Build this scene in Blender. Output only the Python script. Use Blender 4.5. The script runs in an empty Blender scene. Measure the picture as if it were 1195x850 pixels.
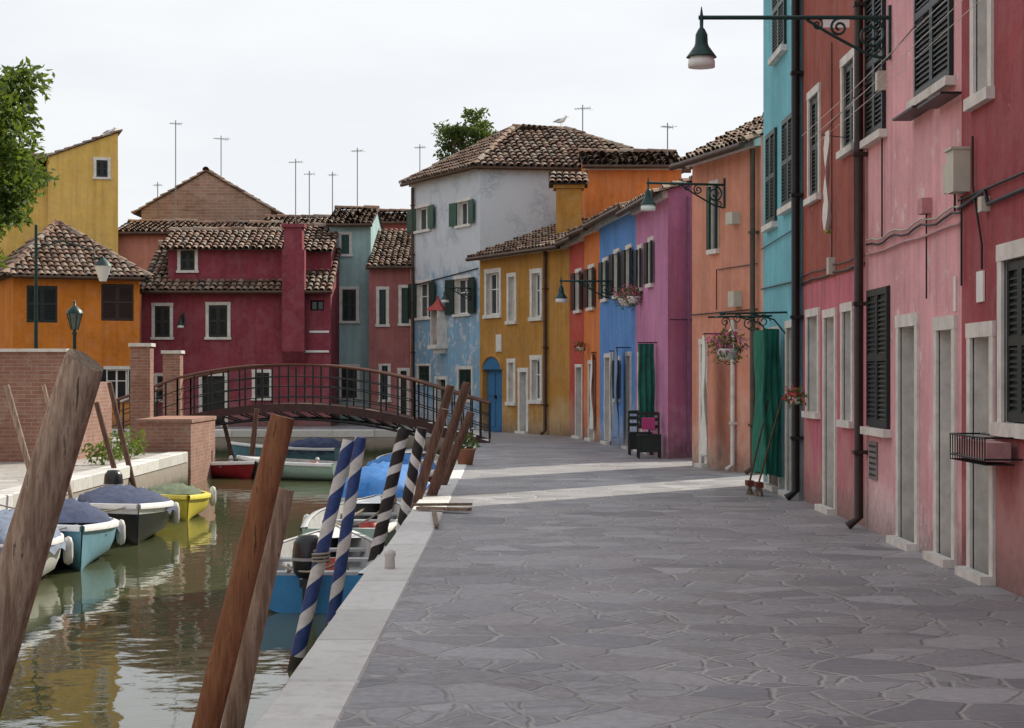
import bpy, math, random
from mathutils import Vector, Matrix
random.seed(7)
R=random.random
def U(a,b): return a+(b-a)*random.random()
F=2200.0; CX=597.5; HY=438.0; CH=1.65
def gx(px,Z): return (px-CX)*Z/F
def gz(py,Z): return CH+(HY-py)*Z/F
scene=bpy.context.scene
COL=scene.collection
V3=Vector
AZ=math.radians(42); EL=math.radians(36)
# ---------------------------------------------------------------- materials
MC={}
def newmat(name):
    m=bpy.data.materials.new(name); m.use_nodes=True
    nt=m.node_tree; b=nt.nodes['Principled BSDF']
    return m,nt,b
def N(nt,t,**k):
    n=nt.nodes.new(t)
    for a,v in k.items():
        if a in n.inputs.keys(): n.inputs[a].default_value=v
        else: setattr(n,a,v)
    return n
def L(nt,a,b): nt.links.new(a,b)
def pos(nt,sc=(1,1,1)):
    g=N(nt,'ShaderNodeNewGeometry'); m=N(nt,'ShaderNodeMapping'); m.inputs['Scale'].default_value=sc
    L(nt,g.outputs['Position'],m.inputs['Vector']); return m.outputs['Vector']
def noise(nt,vec,scale,detail=4,rough=.55):
    n=N(nt,'ShaderNodeTexNoise'); n.inputs['Scale'].default_value=scale; n.inputs['Detail'].default_value=detail
    n.inputs['Roughness'].default_value=rough
    L(nt,vec,n.inputs['Vector']); return n.outputs['Fac']
def ramp(nt,fac,stops):
    r=N(nt,'ShaderNodeValToRGB'); e=r.color_ramp.elements
    while len(e)<len(stops): e.new(0.5)
    for i,(p,c) in enumerate(stops):
        e[i].position=p; e[i].color=(c,c,c,1) if not hasattr(c,'__len__') else (c[0],c[1],c[2],1)
    L(nt,fac,r.inputs['Fac']); return r.outputs['Color']
def mix(nt,fac,a,b,mode='MIX'):
    m=N(nt,'ShaderNodeMix'); m.data_type='RGBA'; m.blend_type=mode
    for i,x in ((0,fac),(6,a),(7,b)):
        if isinstance(x,(int,float)): m.inputs[i].default_value=x
        elif isinstance(x,(tuple,list)): m.inputs[i].default_value=(x[0],x[1],x[2],1)
        else: L(nt,x,m.inputs[i])
    return m.outputs[2]
def math_(nt,op,a,b=0.0):
    m=N(nt,'ShaderNodeMath'); m.operation=op
    for i,x in enumerate((a,b)):
        if isinstance(x,(int,float)): m.inputs[i].default_value=x
        else: L(nt,x,m.inputs[i])
    return m.outputs[0]
def bump(nt,b,h,strength=.3,dist=.02):
    n=N(nt,'ShaderNodeBump'); n.inputs['Strength'].default_value=strength; n.inputs['Distance'].default_value=dist
    L(nt,h,n.inputs['Height']); L(nt,n.outputs['Normal'],b.inputs['Normal'])
def mul(c,k): return tuple(min(1,x*k) for x in c)
def plaster(name,col,peel=.35,peelcol=(.5,.46,.42),low=None,lowz=2.8,high=0.0,dirt=1.0):
    """painted stucco: mottled paint, rain streaks, worn foot of wall, flaked patches"""
    if name in MC: return MC[name]
    m,nt,b=newmat(name)
    p=pos(nt)
    n1=noise(nt,p,.9,6,.65); n2=noise(nt,p,7,6,.7)
    st=noise(nt,pos(nt,(3.5,3.5,.25)),1.6,5,.6)
    var=ramp(nt,n1,[(.3,0),(.7,1)])
    c=mix(nt,var,mul(col,.76),mul(col,1.14))
    s1=noise(nt,p,2.1,3,.5)
    sx=N(nt,'ShaderNodeSeparateXYZ'); L(nt,p,sx.inputs[0]); z=sx.outputs['Z']
    if low:
        zz=math_(nt,'ADD',z,math_(nt,'MULTIPLY',n2,.06))
        f=math_(nt,'GREATER_THAN',zz,lowz)
        cl=mix(nt,var,mul(low,.82),mul(low,1.12))
        c=mix(nt,f,cl,c)
    c=mix(nt,ramp(nt,s1,[(.50,0),(.56,.25)]),c,tuple(x*.75+.10 for x in col))
    c=mix(nt,ramp(nt,st,[(.45,0),(.75,.5*dirt)]),c,mul(col,.42))
    c=mix(nt,ramp(nt,n2,[(.35,.0),(.8,.3)]),c,tuple(x*1.2+.08 for x in col))
    foot=math_(nt,'SUBTRACT',1.0,math_(nt,'DIVIDE',z,1.5))
    ff=math_(nt,'ADD',foot,math_(nt,'MULTIPLY',math_(nt,'SUBTRACT',n1,.5),3.0))
    c=mix(nt,ramp(nt,ff,[(.35,0),(.95,.7)]),c,peelcol)
    fd=math_(nt,'ADD',math_(nt,'DIVIDE',z,.5),math_(nt,'MULTIPLY',math_(nt,'SUBTRACT',n2,.5),1.6))
    c=mix(nt,ramp(nt,fd,[(.0,.6),(.9,0)]),c,(.12,.10,.09))
    pn=noise(nt,p,2.6,9,.72)
    if high>0:
        hz=math_(nt,'ADD',math_(nt,'DIVIDE',math_(nt,'SUBTRACT',z,4.1),1.2),math_(nt,'MULTIPLY',math_(nt,'SUBTRACT',n1,.5),3))
        c=mix(nt,ramp(nt,hz,[(.2,0),(.8,high)]),c,peelcol)
        pn2=noise(nt,p,1.3,9,.75)
        c=mix(nt,ramp(nt,pn2,[(.50,0),(.56,.6)]),c,(.27,.33,.39))
    t=.73-.17*peel
    c=mix(nt,ramp(nt,pn,[(t,0),(t+.03,.75)]),c,peelcol)
    L(nt,c,b.inputs['Base Color']); b.inputs['Roughness'].default_value=.9
    b.inputs['Specular IOR Level'].default_value=.2
    h=math_(nt,'ADD',math_(nt,'MULTIPLY',n2,.6),math_(nt,'MULTIPLY',noise(nt,p,38,3),.35))
    bump(nt,b,h,.6,.025)
    MC[name]=m; return m
def simple(name,col,rough=.6,var=.25,scale=6,metal=0,bmp=.15,stretch=(1,1,1),col2=None,spec=.4):
    if name in MC: return MC[name]
    m,nt,b=newmat(name)
    n=noise(nt,pos(nt,stretch),scale,6,.65)
    c=mix(nt,ramp(nt,n,[(.3,0),(.7,1)]),mul(col,1-var),col2 if col2 else mul(col,1+var))
    L(nt,c,b.inputs['Base Color']); b.inputs['Roughness'].default_value=rough; b.inputs['Metallic'].default_value=metal
    b.inputs['Specular IOR Level'].default_value=spec
    if bmp: bump(nt,b,n,bmp,.02)
    MC[name]=m; return m
def island(name,stops,rough=.85,transl=0,bmp=0):
    if name in MC: return MC[name]
    m,nt,b=newmat(name)
    g=N(nt,'ShaderNodeNewGeometry')
    c=ramp(nt,g.outputs['Random Per Island'],stops)
    n=noise(nt,pos(nt),3,5,.7)
    c=mix(nt,ramp(nt,n,[(.3,.0),(.75,.5)]),c,mul(stops[0][1],.55))
    L(nt,c,b.inputs['Base Color']); b.inputs['Roughness'].default_value=rough
    b.inputs['Specular IOR Level'].default_value=.25
    if transl:
        t=N(nt,'ShaderNodeBsdfTranslucent'); L(nt,mix(nt,.5,c,(.35,.45,.05)),t.inputs['Color'])
        ms=N(nt,'ShaderNodeMixShader'); ms.inputs[0].default_value=transl
        L(nt,b.outputs[0],ms.inputs[1]); L(nt,t.outputs[0],ms.inputs[2]); L(nt,ms.outputs[0],nt.nodes['Material Output'].inputs[0])
    MC[name]=m; return m
TILE=island('clay_roof_tiles',[(0,(.13,.085,.065)),(.3,(.25,.145,.10)),(.55,(.34,.22,.155)),(.8,(.40,.32,.25)),(1,(.20,.17,.14))])
UNDER=simple('roof_underlay',(.07,.05,.04),.95)
STONE=simple('istrian_stone_trim',(.64,.62,.58),.75,.2,5,bmp=.3)
WHITE=simple('white_paint',(.76,.76,.74),.5,.08,4)
GREEN=simple('dark_green_shutter_paint',(.012,.035,.028),.45,.3,9)
BLACKP=simple('black_green_shutter_paint',(.012,.018,.018),.45,.3,9)
TEALP=simple('green_shutter_paint',(.012,.075,.055),.5,.3,9)
BROWNP=simple('brown_shutter_paint',(.035,.018,.013),.5,.3,9)
IRON=simple('black_iron',(.015,.016,.017),.45,.3,20,metal=.3)
GIRON=simple('green_cast_iron',(.01,.04,.035),.4,.3,20,metal=.2)
COPPER=simple('copper_gutter',(.08,.045,.03),.5,.3,6,metal=.4)
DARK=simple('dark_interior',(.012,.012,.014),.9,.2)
WOODD=simple('old_door_wood',(.20,.20,.17),.7,.35,5,stretch=(8,8,.8))
GREYW=simple('peeling_white_door',(.48,.48,.45),.75,.3,5,stretch=(3,3,.7))
PLASTIC=simple('meter_box_plastic',(.50,.48,.40),.5,.08)
CHIM=simple('chimney_plaster',(.35,.22,.16),.9,.3)
VPIPE=simple('painted_violet_pipe',(.25,.12,.22),.5,.2)
m,nt,b=newmat('window_glass'); b.inputs['Base Color'].default_value=(.02,.025,.03,1); b.inputs['Roughness'].default_value=.06
n=noise(nt,pos(nt),1.5,2); bump(nt,b,n,.08,.05); GLASS=m
m,nt,b=newmat('lamp_glass'); b.inputs['Base Color'].default_value=(.75,.77,.74,1); b.inputs['Roughness'].default_value=.2; LGLASS=m
def brickm(name,c1,c2,mort,sc=1.0):
    m,nt,b=newmat(name)
    g=N(nt,'ShaderNodeNewGeometry'); s=N(nt,'ShaderNodeSeparateXYZ'); L(nt,g.outputs['Position'],s.inputs[0])
    cx=N(nt,'ShaderNodeCombineXYZ'); L(nt,math_(nt,'ADD',s.outputs[0],s.outputs[1]),cx.inputs[0]); L(nt,s.outputs[2],cx.inputs[1])
    t=N(nt,'ShaderNodeTexBrick'); L(nt,cx.outputs[0],t.inputs['Vector'])
    t.inputs['Scale'].default_value=1; t.inputs['Brick Width'].default_value=.26*sc; t.inputs['Row Height'].default_value=.075*sc
    t.inputs['Mortar Size'].default_value=.008*sc; t.inputs['Color1'].default_value=(*c1,1); t.inputs['Color2'].default_value=(*c2,1); t.inputs['Mortar'].default_value=(*mort,1)
    n=noise(nt,pos(nt),1.7,6,.7)
    c=mix(nt,ramp(nt,n,[(.35,0),(.75,.6)]),t.outputs['Color'],mul(c1,.5))
    c=mix(nt,ramp(nt,noise(nt,pos(nt),4,6,.7),[(.55,0),(.75,.6)]),c,(.42,.38,.33))
    L(nt,c,b.inputs['Base Color']); b.inputs['Roughness'].default_value=.92
    bump(nt,b,math_(nt,'ADD',math_(nt,'MULTIPLY',t.outputs['Fac'],-1),math_(nt,'MULTIPLY',n,.6)),.4,.02)
    return m
BRICK=brickm('weathered_brick',(.30,.13,.09),(.38,.20,.14),(.34,.30,.26))
OBRICK=brickm('old_gable_brick',(.30,.17,.13),(.38,.26,.21),(.38,.34,.30),1.6)
def paving(name,scale,c0,c1,c2,mort,warm=(.23,.19,.18)):
    m,nt,b=newmat(name)
    p=pos(nt,(1,1,0)); 
    nz=N(nt,'ShaderNodeTexNoise'); nz.inputs['Scale'].default_value=2.6; nz.inputs['Detail'].default_value=3; L(nt,p,nz.inputs['Vector'])
    sub=N(nt,'ShaderNodeVectorMath'); sub.operation='SUBTRACT'; L(nt,nz.outputs['Color'],sub.inputs[0]); sub.inputs[1].default_value=(.5,.5,.5)
    scl=N(nt,'ShaderNodeVectorMath'); scl.operation='SCALE'; L(nt,sub.outputs[0],scl.inputs[0]); scl.inputs['Scale'].default_value=.17
    ad=N(nt,'ShaderNodeVectorMath'); L(nt,p,ad.inputs[0]); L(nt,scl.outputs[0],ad.inputs[1])
    mp=N(nt,'ShaderNodeMapping'); mp.inputs['Scale'].default_value=(.95,1.0,1); L(nt,ad.outputs[0],mp.inputs['Vector'])
    def vor(sc_,feat='F1'):
        v=N(nt,'ShaderNodeTexVoronoi'); v.voronoi_dimensions='2D'; v.feature=feat; v.inputs['Scale'].default_value=sc_; L(nt,mp.outputs[0],v.inputs['Vector']); return v
    v1=vor(scale); v2=vor(scale,'DISTANCE_TO_EDGE'); v3=vor(scale*1.75,'DISTANCE_TO_EDGE'); v4=vor(scale*1.75)
    sc=N(nt,'ShaderNodeSeparateColor'); L(nt,v1.outputs['Color'],sc.inputs[0])
    s4=N(nt,'ShaderNodeSeparateColor'); L(nt,v4.outputs['Color'],s4.inputs[0])
    sel=math_(nt,'GREATER_THAN',sc.outputs[2],.55)
    d3=math_(nt,'ADD',math_(nt,'DIVIDE',v3.outputs['Distance'],1.5),math_(nt,'SUBTRACT',1.0,sel))
    dist=math_(nt,'MINIMUM',v2.outputs['Distance'],d3)
    tone=math_(nt,'ADD',math_(nt,'MULTIPLY',sc.outputs[0],math_(nt,'SUBTRACT',1.0,math_(nt,'MULTIPLY',sel,.65))),math_(nt,'MULTIPLY',s4.outputs[0],math_(nt,'MULTIPLY',sel,.65)))
    c=ramp(nt,tone,[(.05,c0),(.4,c1),(.75,c2),(.95,mul(c2,1.25))])
    c=mix(nt,ramp(nt,sc.outputs[1],[(.6,0),(1,.6)]),c,warm)
    n1=noise(nt,pos(nt),14,7,.7); n2=noise(nt,pos(nt),.55,5,.6)
    c=mix(nt,ramp(nt,n1,[(.35,0),(.75,.5)]),c,mul(c1,.5))
    c=mix(nt,ramp(nt,n2,[(.4,0),(.7,.35)]),c,mul(c2,1.2))
    wn=math_(nt,'MULTIPLY',noise(nt,pos(nt),6,4,.7),.085)
    e=math_(nt,'ADD',math_(nt,'SUBTRACT',dist,wn),.032)
    edge=ramp(nt,e,[(.024,.45),(.06,0)])
    c=mix(nt,edge,c,mul(c0,.6))
    mf=ramp(nt,e,[(.008,1),(.024,0)])
    c=mix(nt,math_(nt,'MULTIPLY',mf,.85),c,mix(nt,ramp(nt,n2,[(.35,0),(.65,1)]),mul(mort,.55),mort))
    L(nt,c,b.inputs['Base Color']); 
    L(nt,ramp(nt,n1,[(.3,.45),(.7,.7)]),b.inputs['Roughness'])
    h=math_(nt,'ADD',ramp(nt,e,[(0,0),(.05,1)]),math_(nt,'MULTIPLY',n1,.7))
    h=math_(nt,'ADD',h,math_(nt,'MULTIPLY',tone,.5))
    bump(nt,b,h,.5,.013)
    return m
PAVE=paving('trachyte_crazy_paving',2.2,(.165,.162,.18),(.25,.245,.262),(.32,.315,.33),(.46,.445,.42))
PAVEL=paving('bank_paving',2.0,(.30,.28,.27),(.38,.36,.34),(.44,.42,.39),(.45,.42,.38),(.34,.3,.28))
def curbmat():
    m,nt,b=newmat('istrian_kerb_stone')
    g=N(nt,'ShaderNodeNewGeometry')
    c=ramp(nt,g.outputs['Random Per Island'],[(0,(.54,.53,.51)),(.5,(.64,.635,.61)),(1,(.72,.715,.69))])
    n=noise(nt,pos(nt),5,8,.75); n2=noise(nt,pos(nt),30,4,.7)
    c=mix(nt,ramp(nt,n,[(.48,0),(.74,.5)]),c,(.30,.28,.24))
    c=mix(nt,ramp(nt,n2,[(.6,0),(.75,.45)]),c,(.2,.19,.17))
    L(nt,c,b.inputs['Base Color']); b.inputs['Roughness'].default_value=.75
    bump(nt,b,math_(nt,'ADD',n,math_(nt,'MULTIPLY',n2,.4)),.4,.02); return m
KERB=curbmat()
def quaywall():
    m,nt,b=newmat('quay_wall_algae')
    p=pos(nt); s=N(nt,'ShaderNodeSeparateXYZ'); L(nt,p,s.inputs[0])
    n=noise(nt,p,4,7,.7)
    zz=math_(nt,'ADD',s.outputs[2],math_(nt,'MULTIPLY',n,.3))
    c=ramp(nt,math_(nt,'ADD',zz,.75),[(.0,(.02,.03,.012)),(.28,(.05,.06,.03)),(.45,(.28,.24,.2)),(.9,(.42,.38,.33))])
    L(nt,c,b.inputs['Base Color']); b.inputs['Roughness'].default_value=.8; bump(nt,b,n,.6,.05); return m
QW=quaywall()
def watermat():
    m,nt,b=newmat('canal_water')
    b.inputs['Base Color'].default_value=(.085,.095,.045,1); b.inputs['Roughness'].default_value=.02
    b.inputs['IOR'].default_value=1.33; b.inputs['Specular IOR Level'].default_value=.6
    n1=noise(nt,pos(nt,(1,.8,1)),1.7,2,.5); n2=noise(nt,pos(nt,(1,1.2,1)),7,3,.5)
    h=math_(nt,'ADD',n1,math_(nt,'MULTIPLY',n2,.12)); bump(nt,b,h,.25,.035)
    return m
WATER=watermat()
def woodpole(name,c0,c1):
    m,nt,b=newmat(name)
    n=noise(nt,pos(nt,(14,14,.9)),2.0,8,.7); n2=noise(nt,pos(nt,(1,1,.6)),3,4,.6)
    c=mix(nt,ramp(nt,n,[(.40,0),(.60,1)]),c0,c1)
    c=mix(nt,ramp(nt,n2,[(.4,0),(.8,.55)]),c,mul(c0,.7))
    c=mix(nt,ramp(nt,n,[(.60,0),(.63,.85)]),c,mul(c0,.22))
    s=N(nt,'ShaderNodeSeparateXYZ'); L(nt,pos(nt),s.inputs[0])
    c=mix(nt,ramp(nt,math_(nt,'ADD',s.outputs[2],math_(nt,'ADD',math_(nt,'MULTIPLY',n2,.3),.6)),[(.15,.9),(.55,0)]),c,(.03,.035,.02))
    L(nt,c,b.inputs['Base Color']); b.inputs['Roughness'].default_value=.8; bump(nt,b,n,.9,.03); return m
WOODA=woodpole('weathered_grey_wood',(.26,.17,.12),(.56,.43,.33))
WOODB=woodpole('varnished_brown_wood',(.22,.08,.033),(.38,.165,.075))
WOODC=woodpole('dark_brown_wood',(.075,.035,.024),(.18,.09,.06))
WOODL=woodpole('pale_cut_wood',(.16,.11,.07),(.36,.28,.20))
NAVY=simple('navy_stripe_paint',(.025,.06,.20),.5,.35,12); STW=simple('white_stripe_paint',(.62,.62,.60),.6,.2,12)
STK=simple('black_stripe_paint',(.022,.018,.02),.6,.3,12)
# ---------------------------------------------------------------- geometry group
class G:
    def __init__(s,name,loc=(0,0,0)): s.name=name; s.loc=V3(loc); s.p={}
    def add(s,part,mat,vs,fs,smooth=False):
        k=(part,mat.name); d=s.p.setdefault(k,dict(v=[],f=[],sm=[],mat=mat,part=part))
        o=len(d['v']); d['v']+= [V3(v)-s.loc for v in vs]
        for f in fs: d['f'].append(tuple(i+o for i in f)); d['sm'].append(smooth)
    def obox(s,part,mat,o,a,b,c):
        o=V3(o);a=V3(a);b=V3(b);c=V3(c)
        vs=[o,o+a,o+a+b,o+b,o+c,o+a+c,o+a+b+c,o+b+c]
        fs=[(0,3,2,1),(4,5,6,7),(0,1,5,4),(1,2,6,5),(2,3,7,6),(3,0,4,7)]
        if a.cross(b).dot(c)<0: fs=[tuple(reversed(f)) for f in fs]
        s.add(part,mat,vs,fs)
    def box(s,part,mat,a,b):
        s.obox(part,mat,a,(b[0]-a[0],0,0),(0,b[1]-a[1],0),(0,0,b[2]-a[2]))
    def tube(s,part,mat,pts,r,n=8,caps=True,smooth=True):
        pts=[V3(p) for p in pts]; m=len(pts)
        rs=r if hasattr(r,'__len__') else [r]*m
        t0=(pts[1]-pts[0]).normalized(); up=V3((0,0,1)) if abs(t0.z)<.9 else V3((0,1,0))
        x=t0.cross(up).normalized(); vs=[]
        for i,p in enumerate(pts):
            t=(pts[min(i+1,m-1)]-pts[max(i-1,0)]).normalized()
            x=(x-t*x.dot(t)).normalized(); y=t.cross(x)
            for j in range(n):
                a=2*math.pi*j/n; vs.append(p+(x*math.cos(a)+y*math.sin(a))*rs[i])
        fs=[(i*n+j,i*n+(j+1)%n,(i+1)*n+(j+1)%n,(i+1)*n+j) for i in range(m-1) for j in range(n)]
        s.add(part,mat,vs,fs,smooth)
        if caps: s.add(part,mat,[vs[j] for j in range(n)],[tuple(reversed(range(n)))]); s.add(part,mat,vs[-n:],[tuple(range(n))])
    def lathe(s,part,mat,c,prof,n=16,smooth=True,ang=0):
        c=V3(c); vs=[]
        for r,z in prof:
            for j in range(n):
                a=2*math.pi*j/n+ang; vs.append(c+V3((r*math.cos(a),r*math.sin(a),z)))
        fs=[(i*n+j,i*n+(j+1)%n,(i+1)*n+(j+1)%n,(i+1)*n+j) for i in range(len(prof)-1) for j in range(n)]
        s.add(part,mat,vs,fs,smooth)
    def done(s):
        e=bpy.data.objects.new(s.name,None); e.location=s.loc; e.empty_display_size=.3; COL.objects.link(e)
        for (part,_),d in s.p.items():
            me=bpy.data.meshes.new(part); me.from_pydata([tuple(v) for v in d['v']],[],d['f']); me.update()
            me.polygons.foreach_set('use_smooth',d['sm']); me.materials.append(d['mat'])
            o=bpy.data.objects.new(part,me); COL.objects.link(o); o.parent=e
        return e
def single(name,mat,vs,fs,smooth=False):
    me=bpy.data.meshes.new(name); me.from_pydata([tuple(v) for v in vs],[],fs); me.update(); me.materials.append(mat)
    if smooth: me.polygons.foreach_set('use_smooth',[True]*len(fs))
    o=bpy.data.objects.new(name,me); COL.objects.link(o); return o
# ---------------------------------------------------------------- facades
class Fac:
    def __init__(s,g,p0,p1,away=None):
        s.g=g; s.p0=V3((p0[0],p0[1],0)); p1=V3((p1[0],p1[1],0)); s.L=(p1-s.p0).length; s.t=(p1-s.p0).normalized()
        n=V3((s.t.y,-s.t.x,0)); mid=(s.p0+p1)/2
        ref=(-mid) if away is None else (mid-V3((away[0],away[1],0)))
        if n.dot(ref)<0: n=-n
        s.n=n
    def to(s,a,z,d=0): return s.p0+s.t*a+s.n*d+V3((0,0,z))
    def s_px(s,px):
        if isinstance(px,str): return float(px)
        a=(px-CX)/F; return (a*s.p0.y-s.p0.x)/(s.t.x-a*s.t.y)
    def z_py(s,ss,py):
        if py<=20: return py
        Z=(s.p0+s.t*ss).y; return gz(py,Z)
    def box(s,part,mat,s0,s1,z0,z1,d0,d1):
        s.g.obox(part,mat,s.to(s0,z0,d0),s.t*(s1-s0),s.n*(d1-d0),V3((0,0,z1-z0)))
    def quad(s,part,mat,a):
        s.g.add(part,mat,[s.to(*q) for q in a],[tuple(range(len(a)))])
    def shutter(s,hs,dr,z0,z1,w,ang,mat,dd=-.05):
        a=math.radians(ang); dv=s.t*(dr*math.cos(a))+s.n*math.sin(a); nv=s.n*math.cos(a)-s.t*(dr*math.sin(a))
        if ang>150: o=s.to(hs,z0,.065)
        else: o=s.to(hs,z0,.01)
        if ang<10: o=s.to(hs,z0,dd)
        th=.035; st=.055; Z=V3((0,0,1)); H=z1-z0; g=s.g
        g.obox('shutters',mat,o,dv*st,nv*th,Z*H); g.obox('shutters',mat,o+dv*(w-st),dv*st,nv*th,Z*H)
        for zz in (0,H*.5-.03,H-.07): g.obox('shutters',mat,o+dv*st+Z*zz,dv*(w-2*st),nv*th,Z*.07)
        g.obox('shutters',mat,o+dv*st+nv*.001,dv*(w-2*st),nv*.004,Z*H)
        k=max(6,int(H/.055))
        for i in range(k):
            zz=.07+(H-.16)*(i+.3)/k
            g.obox('shutters',mat,o+dv*st+Z*zz+nv*.006,dv*(w-2*st),nv*.022+Z*-.018,Z*.014)
    def build(s,h,mat,ops=(),z0=0.0,part='walls'):
        O=[]
        for op in ops:
            pa,pb,yt,yb,kind=op[:5]; o=dict(op[5]) if len(op)>5 else {}
            a,b=sorted((s.s_px(pa),s.s_px(pb))); mid=(a+b)/2
            zt=s.z_py(mid,yt); zb=s.z_py(mid,yb)
            fw=o.get('fw',.10)
            fr=o.get('fr',STONE)
            if fr: a+=fw;b-=fw;zt-=fw; zb+= (fw*.8 if kind=='w' else 0)
            a=max(a,.02); b=min(b,s.L-.02)
            if b-a<.15: continue
            O.append((a,b,max(zb,z0+ (.0 if kind=='w' else 0.0)),min(zt,h-.05),kind,o,fr,fw))
        ss=sorted(set([0,s.L]+[x for q in O for x in (q[0],q[1])])); zs=sorted(set([z0,h]+[x for q in O for x in (q[2],q[3])]))
        for i in range(len(ss)-1):
            for j in range(len(zs)-1):
                cs=(ss[i]+ss[i+1])/2; cz=(zs[j]+zs[j+1])/2
                if any(q[0]<cs<q[1] and q[2]<cz<q[3] for q in O): continue
                s.quad(part,mat,[(ss[i],zs[j],0),(ss[i+1],zs[j],0),(ss[i+1],zs[j+1],0),(ss[i],zs[j+1],0)])
        for a,b,zb,zt,kind,o,fr,fw in O:
            dp=o.get('dp',.16)
            rm=fr or mat
            s.quad('reveals',rm,[(a,zb,0),(a,zt,0),(a,zt,-dp),(a,zb,-dp)]); s.quad('reveals',rm,[(b,zb,0),(b,zt,0),(b,zt,-dp),(b,zb,-dp)])
            s.quad('reveals',rm,[(a,zt,0),(b,zt,0),(b,zt,-dp),(a,zt,-dp)]); s.quad('reveals',rm,[(a,zb,0),(b,zb,0),(b,zb,-dp),(a,zb,-dp)])
            if fr:
                s.box('frames',fr,a-fw,a,zb,zt,-.01,.025); s.box('frames',fr,b,b+fw,zb,zt,-.01,.025)
                s.box('frames',fr,a-fw-.01,b+fw+.01,zt,zt+fw,-.01,.03)
                if kind=='w': s.box('frames',fr,a-fw-.03,b+fw+.03,zb-fw*.8,zb,-.01,.07)
                else: s.box('frames',fr,a-fw,b+fw,z0,z0+.07,.026,.12)
            elif o.get('sill'): s.box('frames',STONE,a-.08,b+.08,zb-.08,zb,-.01,.09)
            if kind=='w':
                s.quad('glass',GLASS,[(a,zb,-dp+.002),(b,zb,-dp+.002),(b,zt,-dp+.002),(a,zt,-dp+.002)])
                sm=o.get('sash',WHITE); f=.045
                s.box('sashes',sm,a,a+f,zb,zt,-dp+.004,-dp+.04); s.box('sashes',sm,b-f,b,zb,zt,-dp+.004,-dp+.04)
                s.box('sashes',sm,a+f,b-f,zb,zb+f,-dp+.004,-dp+.04); s.box('sashes',sm,a+f,b-f,zt-f,zt,-dp+.004,-dp+.04)
                s.box('sashes',sm,(a+b)/2-f*.6,(a+b)/2+f*.6,zb+f,zt-f,-dp+.004,-dp+.045)
                if zt-zb>.9:
                    s.box('sashes',sm,a+f,(a+b)/2-f*.6,zb+(zt-zb)*.6,zb+(zt-zb)*.6+.03,-dp+.004,-dp+.035)
                    s.box('sashes',sm,(a+b)/2+f*.6,b-f,zb+(zt-zb)*.6,zb+(zt-zb)*.6+.03,-dp+.004,-dp+.035)
            else:
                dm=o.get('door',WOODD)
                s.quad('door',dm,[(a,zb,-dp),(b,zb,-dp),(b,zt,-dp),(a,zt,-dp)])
                w=b-a
                for k in range(2):
                    for (u0,u1) in ((.08,.42),(.58,.92)):
                        zz0=zb+(zt-zb)*(.08+.5*k); zz1=zb+(zt-zb)*(.48+.46*k)
                        s.box('door',dm,a+w*u0,a+w*u1,zz0,zz1,-dp,-dp+.025)
                s.box('door',IRON,a+w*.52,a+w*.56,zb+.95,zb+1.05,-dp,-dp+.06)
            sh=o.get('sh'); sm=o.get('shm',BLACKP); w=(b-a)/2*o.get('sw',1)
            if sh=='open':
                s.shutter(a,1,zb,zt,w,174,sm); s.shutter(b,-1,zb,zt,w,174,sm)
            elif sh=='closed':
                dd=.005 if o.get('proud') else -.05
                s.shutter(a+.005,1,zb+.01,zt-.01,w-.008,0,sm,dd); s.shutter(b-.005,-1,zb+.01,zt-.01,w-.008,0,sm,dd)
            elif sh is not None:
                a1,a2=sh; s.shutter(a,1,zb,zt,w,a1,sm); s.shutter(b,-1,zb,zt,w,a2,sm)
def tiles(g,A,B,Vv,in0=0,in1=0,pc=.21,mat=None,ridge=False):
    mat=mat or TILE
    A=V3(A);B=V3(B);Vv=V3(Vv); u=(B-A).normalized(); Lu=(B-A).length; v=Vv.normalized(); Lv=Vv.length
    n=u.cross(v).normalized()
    if n.z<0: n=-n
    g.add('roof_deck',UNDER,[A,B,B+Vv-u*in1,A+Vv+u*in0],[(0,1,2,3)])
    vs=[];fs=[]; cols=int(Lu/pc); rows=int(Lv/.34)+1; r=pc*.40; K=5
    for c in range(cols+1):
        uu=(c+.5)*Lu/(cols+1)
        for q in range(rows):
            v0=q*Lv/rows-.03; v1=(q+1)*Lv/rows+.05; vm=(v0+v1)/2
            if uu<in0*vm/Lv or uu>Lu-in1*vm/Lv: continue
            ju=U(-.018,.018); o=len(vs); jz=U(-.015,.024); ju2=ju+U(-.016,.016)
            for k,(vv,rr,lift,jj) in enumerate(((v0,r*1.12,.045+jz,ju),(v1,r*.86,.008,ju2))):
                for i in range(K+1):
                    a=math.pi*i/K
                    vs.append(A+u*(uu+jj+rr*math.cos(a))+v*vv+n*(lift+rr*.85*math.sin(a)))
            for i in range(K): fs.append((o+i,o+i+1,o+K+2+i,o+K+1+i))
    g.add('roof_tiles',mat,vs,fs,True)
def ridgecap(g,P,Q,r=.12,mat=None):
    P=V3(P);Q=V3(Q); d=(Q-P); Ln=d.length; d.normalize(); x=d.cross(V3((0,0,1))).normalized(); up=x.cross(d)
    if up.z<0: up=-up
    k=max(1,int(Ln/.4)); vs=[];fs=[]
    for i in range(k):
        o=len(vs); jz=U(-.01,.02)
        for t,rr in ((i*Ln/k-.03,r*1.1),((i+1)*Ln/k,r*.9)):
            for j in range(7):
                a=math.pi*j/6; vs.append(P+d*t+x*rr*math.cos(a)+up*(rr*math.sin(a)+jz))
        for j in range(6): fs.append((o+j,o+j+1,o+8+j,o+7+j))
    g.add('roof_tiles',mat or TILE,vs,fs,True)
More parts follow.
